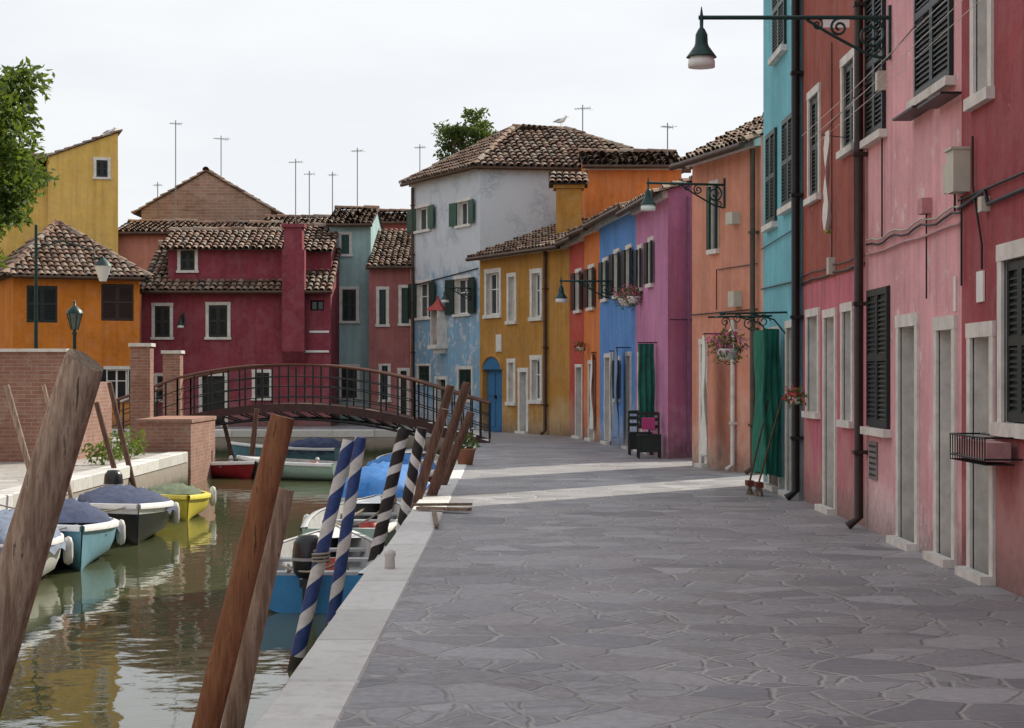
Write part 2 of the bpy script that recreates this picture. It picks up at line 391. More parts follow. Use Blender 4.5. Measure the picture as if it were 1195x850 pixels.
def house(name,p0,p1,depth,h,rise,mat,ops=(),mode='eaves',ov=.32,ridge=.5,end=.08,sidemat=None,sideops=((),()),gutter=True,cornice=STONE,extra=None,hip=False,tilemat=None,skew=False):
    mid=V3(((p0[0]+p1[0])/2,(p0[1]+p1[1])/2,0))
    g=G(name,mid)
    f=Fac(g,p0,p1); ni=-f.n
    if skew:
        d=V3((math.sin(AZ),math.cos(AZ),0)); ni=d/d.dot(ni)  # sides shaped along the sun azimuth so light streaks cross the street
    f.build(h,mat,ops)
    a0=V3((p0[0],p0[1],0))+f.t*.004; a1=V3((p1[0],p1[1],0))-f.t*.004; b0=a0+ni*depth; b1=a1+ni*depth; c=(a0+b1)/2
    sm=sidemat or mat
    S0=Fac(g,a0,b0,c); S0.build(h,sm,sideops[0]); S1=Fac(g,a1,b1,c); S1.build(h,sm,sideops[1]); Fac(g,b0,b1,c).build(h,sm)
    Z=V3((0,0,1)); t=f.t
    if mode=='eaves':
        rd=depth*ridge; sl=rise/rd
        if hip:
            A=a0-ni*ov-t*ov+Z*(h-ov*sl); B=a1-ni*ov+t*ov+Z*(h-ov*sl); W=(B-A).length; run=rd+ov; i=min(run,W/2-.05)
            Vf=ni*run+Z*(run*sl); D=depth+2*ov
            tiles(g,A,B,Vf,i,i,mat=tilemat); A2=A+ni*D; B2=B+ni*D; tiles(g,A2,B2,-ni*run+Z*run*sl,i,i,mat=tilemat)
            j=min(run,D/2-.01)
            tiles(g,A,A2,t*i+Z*run*sl,j,j,mat=tilemat); tiles(g,B,B2,-t*i+Z*run*sl,j,j,mat=tilemat)
            P=A+Vf+t*i; Q=B+Vf-t*i; ridgecap(g,P,Q); ridgecap(g,A,P); ridgecap(g,B,Q)
            g.add('soffit',UNDER,[A-Z*.02,B-Z*.02,B2-Z*.02,A2-Z*.02],[(0,1,2,3)])
        else:
            A=a0-ni*ov-t*end+Z*(h-ov*sl); B=a1-ni*ov+t*end+Z*(h-ov*sl); run=rd+ov
            tiles(g,A,B,ni*run+Z*run*sl,mat=tilemat)
            if ridge<.99:
                rb=depth-rd; slb=rise/rb; A2=b0+ni*ov-t*end+Z*(h-ov*slb); B2=b1+ni*ov+t*end+Z*(h-ov*slb)
                tiles(g,A2,B2,-ni*(rb+ov)+Z*(rb+ov)*slb,mat=tilemat)
                ridgecap(g,a0+ni*rd-t*end+Z*(h+rise+.03),a1+ni*rd+t*end+Z*(h+rise+.03),mat=tilemat)
            for a,bb in ((a0,b0),(a1,b1)):
                if ridge<.99: g.add('gables',sm,[a+Z*h,bb+Z*h,a+ni*rd+Z*(h+rise-.02)],[(0,1,2)])
                else: g.add('gables',sm,[a+Z*h,bb+Z*h,bb+Z*(h+rise-.02)],[(0,1,2)])
            if ridge>=.99: g.add('gables',sm,[b0+Z*h,b1+Z*h,b1+Z*(h+rise-.02),b0+Z*(h+rise-.02)],[(0,1,2,3)])
        if cornice: f.box('cornice',cornice,0,f.L,h-.16,h-.02,.003,.12)
        if gutter:
            y=ov+.05
            g.tube('gutter',COPPER,[f.to(-end,h-ov*sl-.02,y),f.to(f.L+end,h-ov*sl-.02,y)],.06,8)
    elif mode=='side':
        W=f.L; sl=rise/W
        A=a0-ni*end-t*ov+Z*(h-ov*sl); B=A+ni*(depth+2*end)
        tiles(g,A,B,t*(W+ov+.12)+Z*(W+ov+.12)*sl,mat=tilemat)
        for a,bb in ((a0,a1),(b0,b1)): g.add('gables',sm,[a+Z*h,bb+Z*h,bb+Z*(h+rise-.02)],[(0,1,2)])
        g.add('gables',sm,[a1+Z*h,b1+Z*h,b1+Z*(h+rise-.02),a1+Z*(h+rise-.02)],[(0,1,2,3)])
    else:
        W=f.L; sl=rise/(W/2)
        for (a,dr) in ((a0,1),(a1,-1)):
            A=a-ni*end-t*dr*ov+Z*(h-ov*sl); B=A+ni*(depth+2*end)
            tiles(g,A,B,t*dr*(W/2+ov)+Z*(W/2+ov)*sl,mat=tilemat)
        ridgecap(g,(a0+a1)/2-ni*end+Z*(h+rise+.03),(b0+b1)/2+ni*end+Z*(h+rise+.03),mat=tilemat)
        g.add('gables',sm,[a0+Z*h,a1+Z*h,(a0+a1)/2+Z*(h+rise-.02)],[(0,1,2)]); g.add('gables',sm,[b0+Z*h,b1+Z*h,(b0+b1)/2+Z*(h+rise-.02)],[(0,1,2)])
    if extra: extra(g,f)
    g.done(); return f
def pipe(f,s,z0,z1,mat=IRON,d=.07,r=.045):
    f.g.tube('drainpipe',mat,[f.to(s,z1,d),f.to(s,z0+.12,d),f.to(s,z0+.03,d+.12)],r,8)
    z=z0+.8
    while z<z1: f.box('drainpipe',mat,s-r-.012,s+r+.012,z,z+.04,.0,d+r+.01); z+=1.6
# ---------------------------------------------------------------- colours
M_CRIM=plaster('crimson_stucco',(.34,.075,.085),.45,(.45,.27,.25))
M_PINK=plaster('pink_stucco',(.74,.39,.42),.8,(.74,.62,.61))
M_RED=plaster('brick_red_stucco',(.33,.092,.068),.45,(.44,.30,.26),low=(.60,.18,.24),lowz=2.85)
M_LBLUE=plaster('turquoise_stucco',(.17,.49,.58),.5,(.48,.62,.64))
M_SALM=plaster('salmon_stucco',(.62,.27,.185),.45,(.6,.46,.39))
M_VIOL=plaster('violet_stucco',(.52,.21,.38),.5,(.62,.46,.55))
M_BLUE=plaster('blue_stucco',(.10,.26,.60),.4,(.38,.48,.62))
M_ORAN=plaster('orange_stucco',(.66,.20,.05),.4,(.55,.38,.25))
M_REDO=plaster('red_stucco',(.46,.07,.045),.4,(.42,.27,.2))
M_OCH=plaster('ochre_stucco',(.44,.22,.045),.35,(.48,.35,.2))
M_PALE=plaster('pale_blue_stucco',(.22,.40,.56),1.1,(.58,.61,.65),high=.95)
M_ROSE=plaster('dusty_rose_stucco',(.38,.14,.13),.4,(.45,.3,.27))
M_MINT=plaster('mint_stucco',(.34,.50,.50),.4,(.5,.56,.54))
M_MAR=plaster('maroon_stucco',(.25,.045,.065),.25,(.34,.17,.17))
M_ORL=plaster('deep_orange_stucco',(.62,.20,.025),.35,(.55,.35,.18))
M_YEL=plaster('yellow_stucco',(.68,.45,.12),.35,(.62,.5,.3))
M_CREAM=plaster('cream_stucco',(.45,.36,.26),.4)
W='w';Dd='d'
CL={'sh':'closed'}
CP={'sh':'closed','proud':1,'fr':None,'sill':1}
# ================================================================ right row
def ex(g,f):
    s=f.s_px
    a=s(1150); b=a-1.1
    for zz in (1.02,1.18): 
        for dd in (.04,.28): g.tube('flower_rack',IRON,[f.to(a,zz,dd),f.to(b,zz,dd)],.008,6)
        for e in (a,b): g.tube('flower_rack',IRON,[f.to(e,zz,.0),f.to(e,zz,.28)],.008,6)
    for k in range(15):
        e=a+(b-a)*k/14; g.tube('flower_rack',IRON,[f.to(e,1.18,.28),f.to(e,.98,.28),f.to(e,.98,.06)],.006,5)
    f.box('window_box',simple('window_box_pink',(.45,.25,.25),.8),b+.1,a-.1,1.0,1.14,.06,.24)
    g.tube('cable',IRON,[f.to(f.L-.02,3.05,.03),f.to(f.L-.9,3.12,.03),f.to(f.L-1.0,3.0,.03),f.to(f.L-2.2,3.02,.03),f.to(f.L-5,3.0,.03)],.016,6)
    g.tube('cable',IRON,[f.to(f.L-.02,3.12,.03),f.to(f.L-2.2,3.14,.03),f.to(f.L-5,3.1,.03)],.011,6)
    g.tube('cable',IRON,[f.to(f.L-.5,3.6,.03),f.to(f.L-.5,3.2,.03),f.to(f.L-.8,2.7,.03),f.to(f.L-.8,2.5,.03)],.01,6)
    g.tube('cable',IRON,[f.to(f.L-.12,3.15,.03),f.to(f.L-.12,2.4,.03)],.009,6)
    f.box('sign_plate',WHITE,s(1142),s(1150),f.z_py(s(1146),352),f.z_py(s(1146),316),.005,.02)
    f.box('meter_box',PLASTIC,f.L-.30,f.L-.04,3.17,3.52,.0,.14)
    f.box('meter_box',PLASTIC,f.L-.31,f.L-.03,3.52,3.54,.0,.16)
    f.box('junction_box',PLASTIC,f.L-.95,f.L-.83,2.95,3.07,.0,.07)
house('crimson_house',(3.78,-6),(3.78,15.85),7,7.8,1.3,M_CRIM,[
 (1167,'19.6',2.66,1.18,W,{'fw':.13,'sh':'closed'}),(1131,1162,2.08,0,Dd,{'door':GREYW,'fw':.12,'dp':.3}),
 (1135,1160,5.3,3.82,W,{'fw':.12}),('17.9','18.9',5.3,3.85,W,{'sh':'open'}),('15.5','16.4',2.2,0,Dd,{}),('13','14',2.5,1.1,W,{'sh':'open'}),('13','14',5.3,3.85,W,{'sh':'open'}),('8','9',2.5,1.1,W,{'sh':'open'}),('8','9',5.3,3.85,W,{'sh':'open'})],extra=ex)
def ex(g,f):
    s=f.s_px
    f.box('meter_box',PLASTIC,.08,.26,3.2,3.45,.0,.12)
    f.box('junction_box',simple('pink_box',(.5,.24,.25),.7),1.2,1.4,3.12,3.26,0,.09)
    f.box('junction_box',PLASTIC,3.3,3.42,4.55,4.75,0,.09)
    pts=[f.to(a,3.02+.025*math.sin(a*5),.03) for a in [i*.3 for i in range(15)]]
    g.tube('cable',IRON,pts,.011,6); g.tube('cable',PLASTIC,[p+V3((0,0,.05)) for p in pts],.009,6)
    g.tube('cable',simple('pink_conduit',(.45,.25,.26),.6),[f.to(i*.3,2.93+.008*math.sin(i),.03) for i in range(15)],.014,6)
    g.tube('cable',IRON,[f.to(.2,3.2,.03),f.to(.2,3.05,.03)],.01,6)
    g.tube('cable',IRON,[f.to(1.3,3.12,.03),f.to(1.3,2.35,.03)],.008,6)
    g.tube('cable',IRON,[f.to(3.36,4.55,.03),f.to(3.36,3.05,.03)],.009,6)
    pipe(f,f.L-.1,0,7.6,BROWNP,.09,.05)
    for (a,z) in ((.0,4.02),(1.1,4.06)):
        f.box('shelf_bracket',IRON,a,a+.9,z,z+.02,.02,.20)
    f.box('vent_cover',simple('vent_grey',(.2,.19,.18),.7),f.L-.7,f.L-.3,.55,.95,.003,.02)
    for k in range(6): f.box('vent_cover',IRON,f.L-.67,f.L-.33,.59+.06*k,.61+.06*k,.02,.024)
    f.box('street_name_plate',WHITE,.25,.32,2.2,2.5,.003,.015)
    for k in range(3):
        g.tube('clothes_line',WHITE,[f.to(-1.6,4.5+.03*k,.25+.1*k),f.to(f.L*.5,4.36+.03*k,.3+.1*k),f.to(f.L+1.2,4.32+.03*k,.3+.1*k)],.004,4)
house('pink_house',(3.8,15.85),(3.8,20.27),7,7.8,1.3,M_PINK,[
 (1092,1117,2.17,0,Dd,{'door':GREYW,'fw':.12,'dp':.22}),(1048,1073,2.24,0,Dd,{'door':WOODD,'fw':.12,'dp':.25}),
 (1015,1039,2.56,1.1,W,CP),(1071,1113,5.75,4.22,W,dict(CP)),(1013,1034,5.7,4.15,W,CP)],extra=ex)
def ex(g,f):
    s=f.s_px
    pipe(f,f.L-.06,0,7.6,IRON,.1,.055)
    pts=[f.to(i*.5,2.86+.012*math.sin(i*2),.025) for i in range(10)]
    g.tube('cable',IRON,pts,.012,6); g.tube('cable',IRON,[p+V3((0,0,.09)) for p in pts],.008,6)
    f.box('junction_box',PLASTIC,2.0,2.15,2.85,3.05,0,.08)
    g.tube('cable',IRON,[f.to(2.07,3.0,.03),f.to(2.07,5.6,.03)],.008,6)
house('red_house',(3.82,20.27),(3.82,24.8),7,7.8,1.3,M_RED,[
 (983,997,2.48,1.05,W,{'sash':WHITE}),(962,977,2.45,0,Dd,{'door':GREYW}),(942,957,2.5,1.1,W,{}),
 (983,1000,5.3,4.15,W,CL),(944,958,5.28,3.83,W,CL)],extra=ex)
CLG=simple('green_canvas',(.025,.17,.12),.9,.3,4,bmp=.2)
CLW=simple('white_cloth',(.72,.71,.68),.9,.08,4)
CLB=simple('blue_cloth',(.18,.28,.45),.9,.2,4)
PETP=island('pink_petals',[(0,(.65,.06,.25)),(.5,(.7,.15,.4)),(1,(.75,.4,.5))],.7,.0)
PETR=island('red_petals',[(0,(.5,.02,.03)),(.5,(.65,.05,.08)),(1,(.7,.2,.25))],.7,.0)
LEAF=island('green_leaves',[(0,(.025,.055,.012)),(.5,(.06,.12,.02)),(1,(.13,.2,.04))],.6,.35)
LEAF2=island('dark_tree_leaves',[(0,(.02,.04,.012)),(.5,(.045,.085,.02)),(1,(.09,.13,.035))],.6,.3)
POT=simple('terracotta_pot',(.33,.14,.08),.85,.2)
def leaves(g,part,mat,c,r,n,size,sq=(1,1,1)):
    vs=[];fs=[]; c=V3(c)
    for i in range(n):
        d=V3((random.gauss(0,1),random.gauss(0,1),random.gauss(0,1))).normalized()*(r*R()**.4)
        p=c+V3((d.x*sq[0],d.y*sq[1],d.z*sq[2]))
        a=V3((random.gauss(0,1),random.gauss(0,1),random.gauss(0,.8)-.3)).normalized(); b=a.cross(V3((random.gauss(0,1),random.gauss(0,1),random.gauss(0,1)))).normalized()
        l=size*U(.7,1.3); w=l*.42; nn=a.cross(b)
        o=len(vs); vs+=[p,p+a*l*.5+b*w*.5+nn*l*.06,p+a*l,p+a*l*.5-b*w*.5+nn*l*.06]; fs.append((o,o+1,o+2,o+3))
    g.add(part,mat,vs,fs)
def cloth(g,part,mat,A,B,H,folds=5,amp=.06,nv=8,taper=0.0):
    A=V3(A);B=V3(B); u=(B-A); n=u.cross(V3((0,0,1))).normalized(); K=folds*6
    vs=[];fs=[]
    for j in range(nv+1):
        t=j/nv
        for i in range(K+1):
            q=i/K; qq=.5+(q-.5)*(1-taper*t)
            vs.append(A+u*qq+n*(amp*(.35+.65*t)*math.sin(q*folds*2*math.pi+.8*t)+.02*math.sin(9*t+q*4))+V3((0,0,-H*t+.03*math.sin(q*5)*t)))
    for j in range(nv):
        for i in range(K): o=j*(K+1)+i; fs.append((o,o+1,o+K+2,o+K+1))
    g.add(part,mat,vs,fs,True)
house('turquoise_house',(3.78,24.8),(3.78,28.35),7,7.9,1.3,M_LBLUE,[
 (915,930,5.19,3.96,W,dict(CP,shm=GREEN)),(896,907,5.2,3.85,W,dict(CP,shm=GREEN)),(904,918,7.5,6.2,W,dict(CP,shm=GREEN)),
 (918,932,2.4,.0,Dd,{'door':BLACKP}),(898,911,2.35,0,Dd,{'door':DARK})],extra=lambda g,f:(g.tube('cable',IRON,[f.to(.1,2.9,.03),f.to(f.L,2.95,.03)],.012,6),g.tube('cable',IRON,[f.to(.1,3.6,.03),f.to(f.L,3.55,.03)],.009,6)))
def ex(g,f):
    s=f.s_px
    f.box('meter_box',PLASTIC,s(862)-.15,s(862)+.12,f.z_py(s(860),358),f.z_py(s(860),340),.0,.15)
    f.box('meter_box',PLASTIC,s(860)-.15,s(860)+.15,f.z_py(s(858),262),f.z_py(s(858),248),.0,.15)
    pipe(f,s(859),0,2.6,STONE,.06,.04); pipe(f,.12,0,5.4,COPPER,.1,.045)
    g.tube('cable',IRON,[f.to(.1,2.75,.03),f.to(f.L,2.75,.03)],.012,6)
    g.tube('cable',IRON,[f.to(.1,3.5,.03),f.to(f.L*.6,3.5,.03),f.to(f.L*.6,2.8,.03)],.01,6)
f_salm=house('salmon_house',(4.10,31.05),(3.27,34.2),5,5.6,1.2,M_SALM,[
 (829,839,210,296,W,{'sh':'open','shm':GREEN}),(810,816,226,308,W,{'sh':'open','shm':GREEN}),
 (829,837,392,486,W,{'sh':'open','shm':GREEN}),(817,826,395,600,Dd,{'door':DARK}),(810,814,400,486,W,{'sh':'open','shm':GREEN})],extra=ex,skew=True)
house('violet_house',(3.06,37),(2.69,41),5.5,5.3,1.0,M_VIOL,[
 (745,750,285,340,W,{'sh':'open','shm':BLACKP}),(757,763,276,335,W,{'sh':'open','shm':BLACKP}),(757,762,405,500,Dd,{'door':DARK}),(745,750,410,520,Dd,{'door':DARK})],end=.15,skew=True,
 extra=lambda g,f:(g.tube('drainpipe',VPIPE,[V3((3.50,37.40,5.2)),V3((3.50,37.40,0.1))],.035,8),
   g.tube('cable',IRON,[V3((3.10,36.98,2.75)),V3((4.5,38.45,2.78))],.012,6)))
house('blue_house',(2.69,41),(2.14,46),6.5,5.4,1.0,M_BLUE,[
 (704,710,300,352,W,{'sh':'open','shm':GREEN}),(717,724,290,348,W,{'sh':'open','shm':BLACKP}),(731,738,285,345,W,{'sh':'open','shm':BLACKP}),(706,713,412,515,Dd,{'door':DARK}),(719,724,415,470,W,{'sh':'open'}),(731,737,410,525,Dd,{'door':DARK})])
house('orange_house',(2.14,46),(1.84,48),6.5,5.35,1.0,M_ORAN,[
 (687,694,308,362,W,{'sh':'open','shm':BROWNP}),(687,694,420,515,Dd,{'door':BLACKP})])
house('red_orange_house',(1.84,48),(1.53,50.2),6.5,5.25,1.0,M_REDO,[
 (672,679,313,365,W,{'sh':'open','shm':BROWNP}),(672,680,425,512,Dd,{'door':BROWNP})])
BLUED=simple('blue_door_paint',(.03,.14,.30),.6,.2)
def ex(g,f):
    pipe(f,f.s_px(639),0,5.1,COPPER,.08,.05)
    f.box('wall_plaque',STONE,f.s_px(586),f.s_px(580),f.z_py(f.s_px(583),410),f.z_py(f.s_px(583),390),.003,.04)
    a,b=f.s_px(586),f.s_px(563); a,b=min(a,b),max(a,b); zc=f.z_py((a+b)/2,432); c=(a+b)/2; r=(b-a)/2
    pts=[f.to(c+r*math.cos(q),zc+r*.62*math.sin(q),.004) for q in [math.pi*i/14 for i in range(15)]]
    g.add('arched_door_head',BLUED,pts,[tuple(range(15))])
    g.tube('arched_door_head',M_OCH,pts,.05,6)
house('ochre_house',(1.53,50.2),(-.95,55.5),6,5.2,1.1,M_OCH,[
 (566,585,313,371,W,{'fw':.13}),(592,603,318,378,W,{'fw':.12}),(619,633,313,374,W,{'fw':.13}),
 (592,602,418,474,W,{'fw':.12}),(605,617,430,600,Dd,{'door':GREYW,'fw':.12}),(619,633,414,472,W,{'fw':.13}),(563,586,432,600,Dd,{'door':BLUED,'fr':None})],extra=ex)
house('upper_orange_house',(2.1,54.5),(4.9,54.5),5,7.75,.6,M_ORAN,[],ov=.3)
g=G('ochre_chimney_stack',(1.6,53.2,5)); g.box('stack',M_OCH,(1.25,52.8,4.6),(1.95,53.6,6.9)); g.box('stack',M_OCH,(1.17,52.72,6.9),(2.03,53.68,7.0))
tiles(g,(1.05,52.6,7.0),(2.15,52.6,7.0),(0,.65,.35)); tiles(g,(1.05,53.8,7.0),(2.15,53.8,7.0),(0,-.6,.35)); g.done()
g=G('pale_blue_house',(-1,60,0))
A=(-3.30,62.0); B=(-.97,57.0); C=(5.2,58.0); D2=(3.9,66.5)
cen=(1.3,61)
f=Fac(g,B,A); f.build(8.0,M_PALE,[
 (485,503,238,271,W,{'sh':'open','shm':TEALP}),(533,550,231,265,W,{'sh':'open','shm':TEALP}),
 (486,504,326,373,W,{'sh':'open','shm':GREEN}),(530,550,321,369,W,{'sh':'open','shm':GREEN}),
 (487,503,424,450,W,{'sh':'closed','shm':GREEN}),(508,522,440,600,Dd,{'door':GREEN}),(534,552,428,470,W,{'sh':'closed','shm':GREEN})])
f_pale=f
Fac(g,B,C,cen).build(8.0,M_PALE); Fac(g,C,D2,cen).build(8.0,M_PALE); Fac(g,D2,A,cen).build(8.0,M_PALE)
f.box('cornice',STONE,0,f.L,7.85,7.98,.003,.1); Fac(g,B,C,cen).box('cornice',STONE,0,6,7.85,7.98,.003,.1)
def corner_out(P,k=.35):
    v=V3((P[0]-cen[0],P[1]-cen[1],0)); return V3((P[0],P[1],7.95))+v.normalized()*k
cA,cB,cC,cD=[corner_out(P) for P in (A,B,C,D2)]
R1=V3((.05,61.0,9.65)); R2=V3((1.7,61.3,9.65))
def trislope(g,P,Q,T1,T2):
    u=(Q-P).normalized(); Lq=(Q-P).length
    a=(T1-P).dot(u); b_=Lq-(T2-P).dot(u); v=(T1-P)-u*a
    tiles(g,P,Q,v,a,b_)
trislope(g,cB,cA,R1,R1); trislope(g,cB,cC,R1,R2); trislope(g,cC,cD,R2,R2); trislope(g,cD,cA,R2,R1)
ridgecap(g,R1,R2); ridgecap(g,cB,R1); ridgecap(g,cC,R2); ridgecap(g,cA,R1)
g.tube('gutter',COPPER,[cA+V3((0,0,-.03)),cB+V3((0,0,-.03)),cC+V3((0,0,-.03))],.06,8)
pipe(f,f.s_px(484),0,7.8,COPPER,.08,.05)
g.tube('cable',IRON,[f.to(.1,4.9,.03),f.to(f.L-.1,4.6,.03)],.02,5)
sa=f.s_px(518); REDR=simple('red_shrine_roof',(.36,.05,.045),.6)
f.box('shrine',STONE,sa-.34,sa+.34,2.5,2.62,.003,.42); f.box('shrine',STONE,sa-.22,sa+.22,2.35,2.5,.003,.28)
f.box('shrine',simple('shrine_niche',(.30,.12,.10),.8),sa-.26,sa+.26,2.62,3.7,.003,.06)
for e in (-.29,.25): f.box('shrine',STONE,sa+e,sa+e+.045,2.62,3.7,.003,.34)
g.lathe('shrine',simple('statue_paint',(.38,.30,.28),.6),f.to(sa,2.62,.2),[(.0,0),(.14,.01),(.13,.3),(.10,.6),(.05,.68),(.07,.76),(.06,.85),(0,.9)],12)
g.lathe('shrine',REDR,f.to(sa,3.7,.2),[(.42,0),(.33,.08),(.16,.2),(.05,.36),(.03,.46),(0,.5)],4,False,.4)
g.done()
# ================================================================ left / far houses
house('dusty_rose_house',(-4.7,62),(-3.33,62.0),5,5.3,1.5,M_ROSE,[(439,454,334,381,W,{'sh':'closed','shm':GREEN}),(465,481,332,380,W,{'sh':'closed','shm':GREEN}),(442,456,424,470,W,{'sh':'closed','shm':GREEN}),(464,478,430,600,Dd,{'door':BROWNP})],ridge=.99)
house('mint_house',(-6.1,63),(-4.72,63),6,6.75,.7,M_MINT,[(396,419,334,377,W,{'sh':'closed','shm':BLACKP}),(395,411,270,299,W,{'sh':'closed','shm':TEALP}),(395,420,425,468,W,{'sh':'closed','shm':BLACKP})],mode='eaves',cornice=None)
def ex(g,f):
    y=60
    x0,x1=gx(331,y),gx(357,y); 
    g.box('chimney_breast',M_MAR,(x0,59.55,gz(410,60)),(x1,60.02,gz(292,60)))
    g.add('chimney_breast',M_MAR,[(x0,59.55,gz(410,60)),(x1,59.55,gz(410,60)),(x1,60,gz(425,60)),(x0,60,gz(425,60))],[(0,1,2,3)])
    g.box('chimney_breast',M_MAR,(x0+.05,59.6,gz(292,60)),(x1-.08,60.2,gz(266,60))); g.box('chimney_breast',M_MAR,(x0-.02,59.53,gz(266,60)),(x1,60.27,gz(262,60)))
    g.box('white_vents',WHITE,(gx(361,y),59.97,gz(388,60)),(gx(384,y),59.995,gz(385.5,60)))
    f2=Fac(g,(gx(196,60.5),60.5),(gx(331,60.5),60.5)); h2=gz(290,60.5)
    f2.build(h2,M_MAR,[(207,231,287,318,W,{'sh':'closed','shm':BLACKP})],z0=4.0,part='raised_storey')
    xa,xb=gx(196,60.5),gx(331,60.5)
    g.add('raised_storey',M_MAR,[(xa,60.5,4),(xa,66,4),(xa,66,h2),(xa,60.5,h2)],[(0,1,2,3)]); g.add('raised_storey',M_MAR,[(xb,60.5,4),(xb,66,4),(xb,66,h2),(xb,60.5,h2)],[(0,1,2,3)])
    tiles(g,(xa-.25,60.15,h2-.05),(xb+.2,60.15,h2-.05),(0,2.2,.75)); ridgecap(g,(xa-.25,62.35,h2+.72),(xb+.2,62.35,h2+.72))
    tiles(g,(xa-.25,64.5,h2-.05),(xb+.2,64.5,h2-.05),(0,-2.15,.75))
    f.box('band',WHITE,f.s_px(337),f.s_px(384),gz(411,60),gz(408.5,60),.003,.05)
MH=gz(335,60)
house('maroon_house',(gx(165,60),60),(gx(386,60),60),7,MH,1.6,M_MAR,[
 (177,202,353,396,W,CL),(240,269,352,396,W,CL),
 (232,266,436,600,Dd,{'door':BLACKP}),(294,318,432,468,W,CL),(180,205,436,470,W,CL),(362,378,350,362,W,{'fr':None,'sash':DARK}),
 ],extra=ex,cornice=None)
house('maroon_wing',(gx(345,61),61.2),(gx(386,61),61.2),5,gz(290,61),.9,M_MAR,[],mode='eaves',gutter=False,cornice=None)
house('orange_corner_house',(gx(15,57),57),(gx(163,58.5),58.5),7,gz(317,57.5),1.75,M_ORL,[
 (31,67,333,376,W,{'sh':'closed','shm':BLACKP,'fr':None}),(118,156,331,374,W,{'sh':'closed','shm':BROWNP,'fr':None}),(121,153,428,470,W,{'sh':(150,150),'shm':BLACKP}),(40,65,430,475,W,{'sh':'closed','fr':None})],hip=True)
house('yellow_house',(gx(-90,66),66),(gx(58,66),66),6,gz(205,66),1.0,M_YEL,[(5,25,230,262,W,CL)],cornice=None)
house('yellow_tower_house',(gx(58.3,66),65.7),(gx(135,66),66.4),7,gz(184,66),.95,M_YEL,[(109,129,180,209,W,CL)],mode='side',gutter=False,cornice=None)
house('brick_gable_house',(gx(165,72),72),(gx(316,72),72),7,gz(244,72),1.45,OBRICK,[(217,238,214,246,W,{'sh':'closed','shm':GREEN,'fr':None})],mode='front')
house('low_salmon_house',(gx(136.5,67),67),(gx(215,67),67),5,gz(270,67),.5,M_SALM,[],cornice=None)
house('cream_house',(gx(216,66),66),(gx(318,66),66),5,gz(272,66),.5,M_CREAM,[],cornice=None)
house('terracotta_house',(gx(300,68),68.5),(gx(398,68),68.5),5,gz(266,68),.6,M_SALM,[],cornice=None)
house('far_rose_house',(gx(425,74),74),(gx(500,74),74),6,gz(258,74),.6,M_ROSE,[],cornice=None)
house('far_ochre_house',(-2,76),(8,78),7,6.5,1.0,M_OCH,[],cornice=None)
house('far_cream_house',(-30,64),(-21,63.5),8,6.2,1.2,M_CREAM,[],cornice=STONE)
house('far_pink_house',(-44,60),(-30.5,63),8,5.6,1.2,M_PINK,[],cornice=STONE)
house('left_bank_house',(-18,-10),(-18,22),8,6.5,1.3,M_ORAN,[('6','7',2.4,1,W,{'sh':'open'}),('12','13',2.4,0,Dd,{}),('18','19',2.4,1,W,{'sh':'open'}),('26','27',2.4,1,W,{'sh':'open'}),('26','27',5.2,3.9,W,{'sh':'open'}),('18','19',5.2,3.9,W,{'sh':'open'})])
house('left_bank_house',(-18,22.5),(-19,44),8,6.2,1.3,M_YEL,[('4','5',2.4,1,W,{'sh':'open'}),('10','11',2.4,0,Dd,{}),('16','17',2.4,1,W,{'sh':'open'})])
# ================================================================ ground, canal
def rects(name,mat,rs,z):
    vs=[];fs=[]
    for x0,y0,x1,y1 in rs:
        o=len(vs); vs+=[(x0,y0,z),(x1,y0,z),(x1,y1,z),(x0,y1,z)]; fs.append((o,o+1,o+2,o+3))
    return single(name,mat,vs,fs)
EX=-1.20
GR=simple('ground_earth',(.24,.22,.20),.95,.2,1.5)
rects('ground',GR,[(EX,-300,600,56),(-600,56,600,900),(-600,-300,-6.9,41),(-600,41,-8.2,50),(-600,50,-45,56)],-.008)
rects('street_pavement',PAVE,[(-.82,-12,9,56.0),(-30,56.4,12,64)],0.0)
rects('left_bank_pavement',PAVEL,[(-18,-12,-7.25,41),(-18,41,-8.2,50)],0.0)
def kerb(name,x0,x1,y0,y1,along='y'):
    vs=[];fs=[]; a,b=(y0,y1) if along=='y' else (x0,x1); t=a
    while t<b-.2:
        l=min(U(1.1,1.9),b-t); g0=t+.006; g1=t+l-.006; j=U(-.012,.012); zt=.012+U(-.004,.004); bz=-.2; bv=.018
        if along=='y': X0,X1,Y0,Y1=x0+j,x1,g0,g1
        else: X0,X1,Y0,Y1=g0,g1,y0+j,y1
        o=len(vs)
        vs+=[(X0,Y0,bz),(X1,Y0,bz),(X1,Y1,bz),(X0,Y1,bz),(X0,Y0,zt-bv),(X1,Y0,zt-bv),(X1,Y1,zt-bv),(X0,Y1,zt-bv),(X0+bv,Y0+bv,zt),(X1-bv,Y0+bv,zt),(X1-bv,Y1-bv,zt),(X0+bv,Y1-bv,zt)]
        for q in ((0,1,5,4),(1,2,6,5),(2,3,7,6),(3,0,4,7),(4,5,9,8),(5,6,10,9),(6,7,11,10),(7,4,8,11),(8,9,10,11)): fs.append(tuple(o+i for i in q))
        t+=l
    return single(name,KERB,vs,fs)
kerb('quay_kerb',EX-.02,-.815,-12,56)
kerb('quay_kerb',-7.27,-6.88,-12,40)
kerb('quay_kerb',-45,EX-.02,55.98,56.4,'x')
def wallq(pts,name):
    vs=[];fs=[]
    for x,y in pts: vs+=[(x,y,-.0095),(x,y,-2)]
    for i in range(len(pts)-1): fs.append((2*i,2*i+1,2*i+3,2*i+2))
    return single(name,QW,vs,fs)
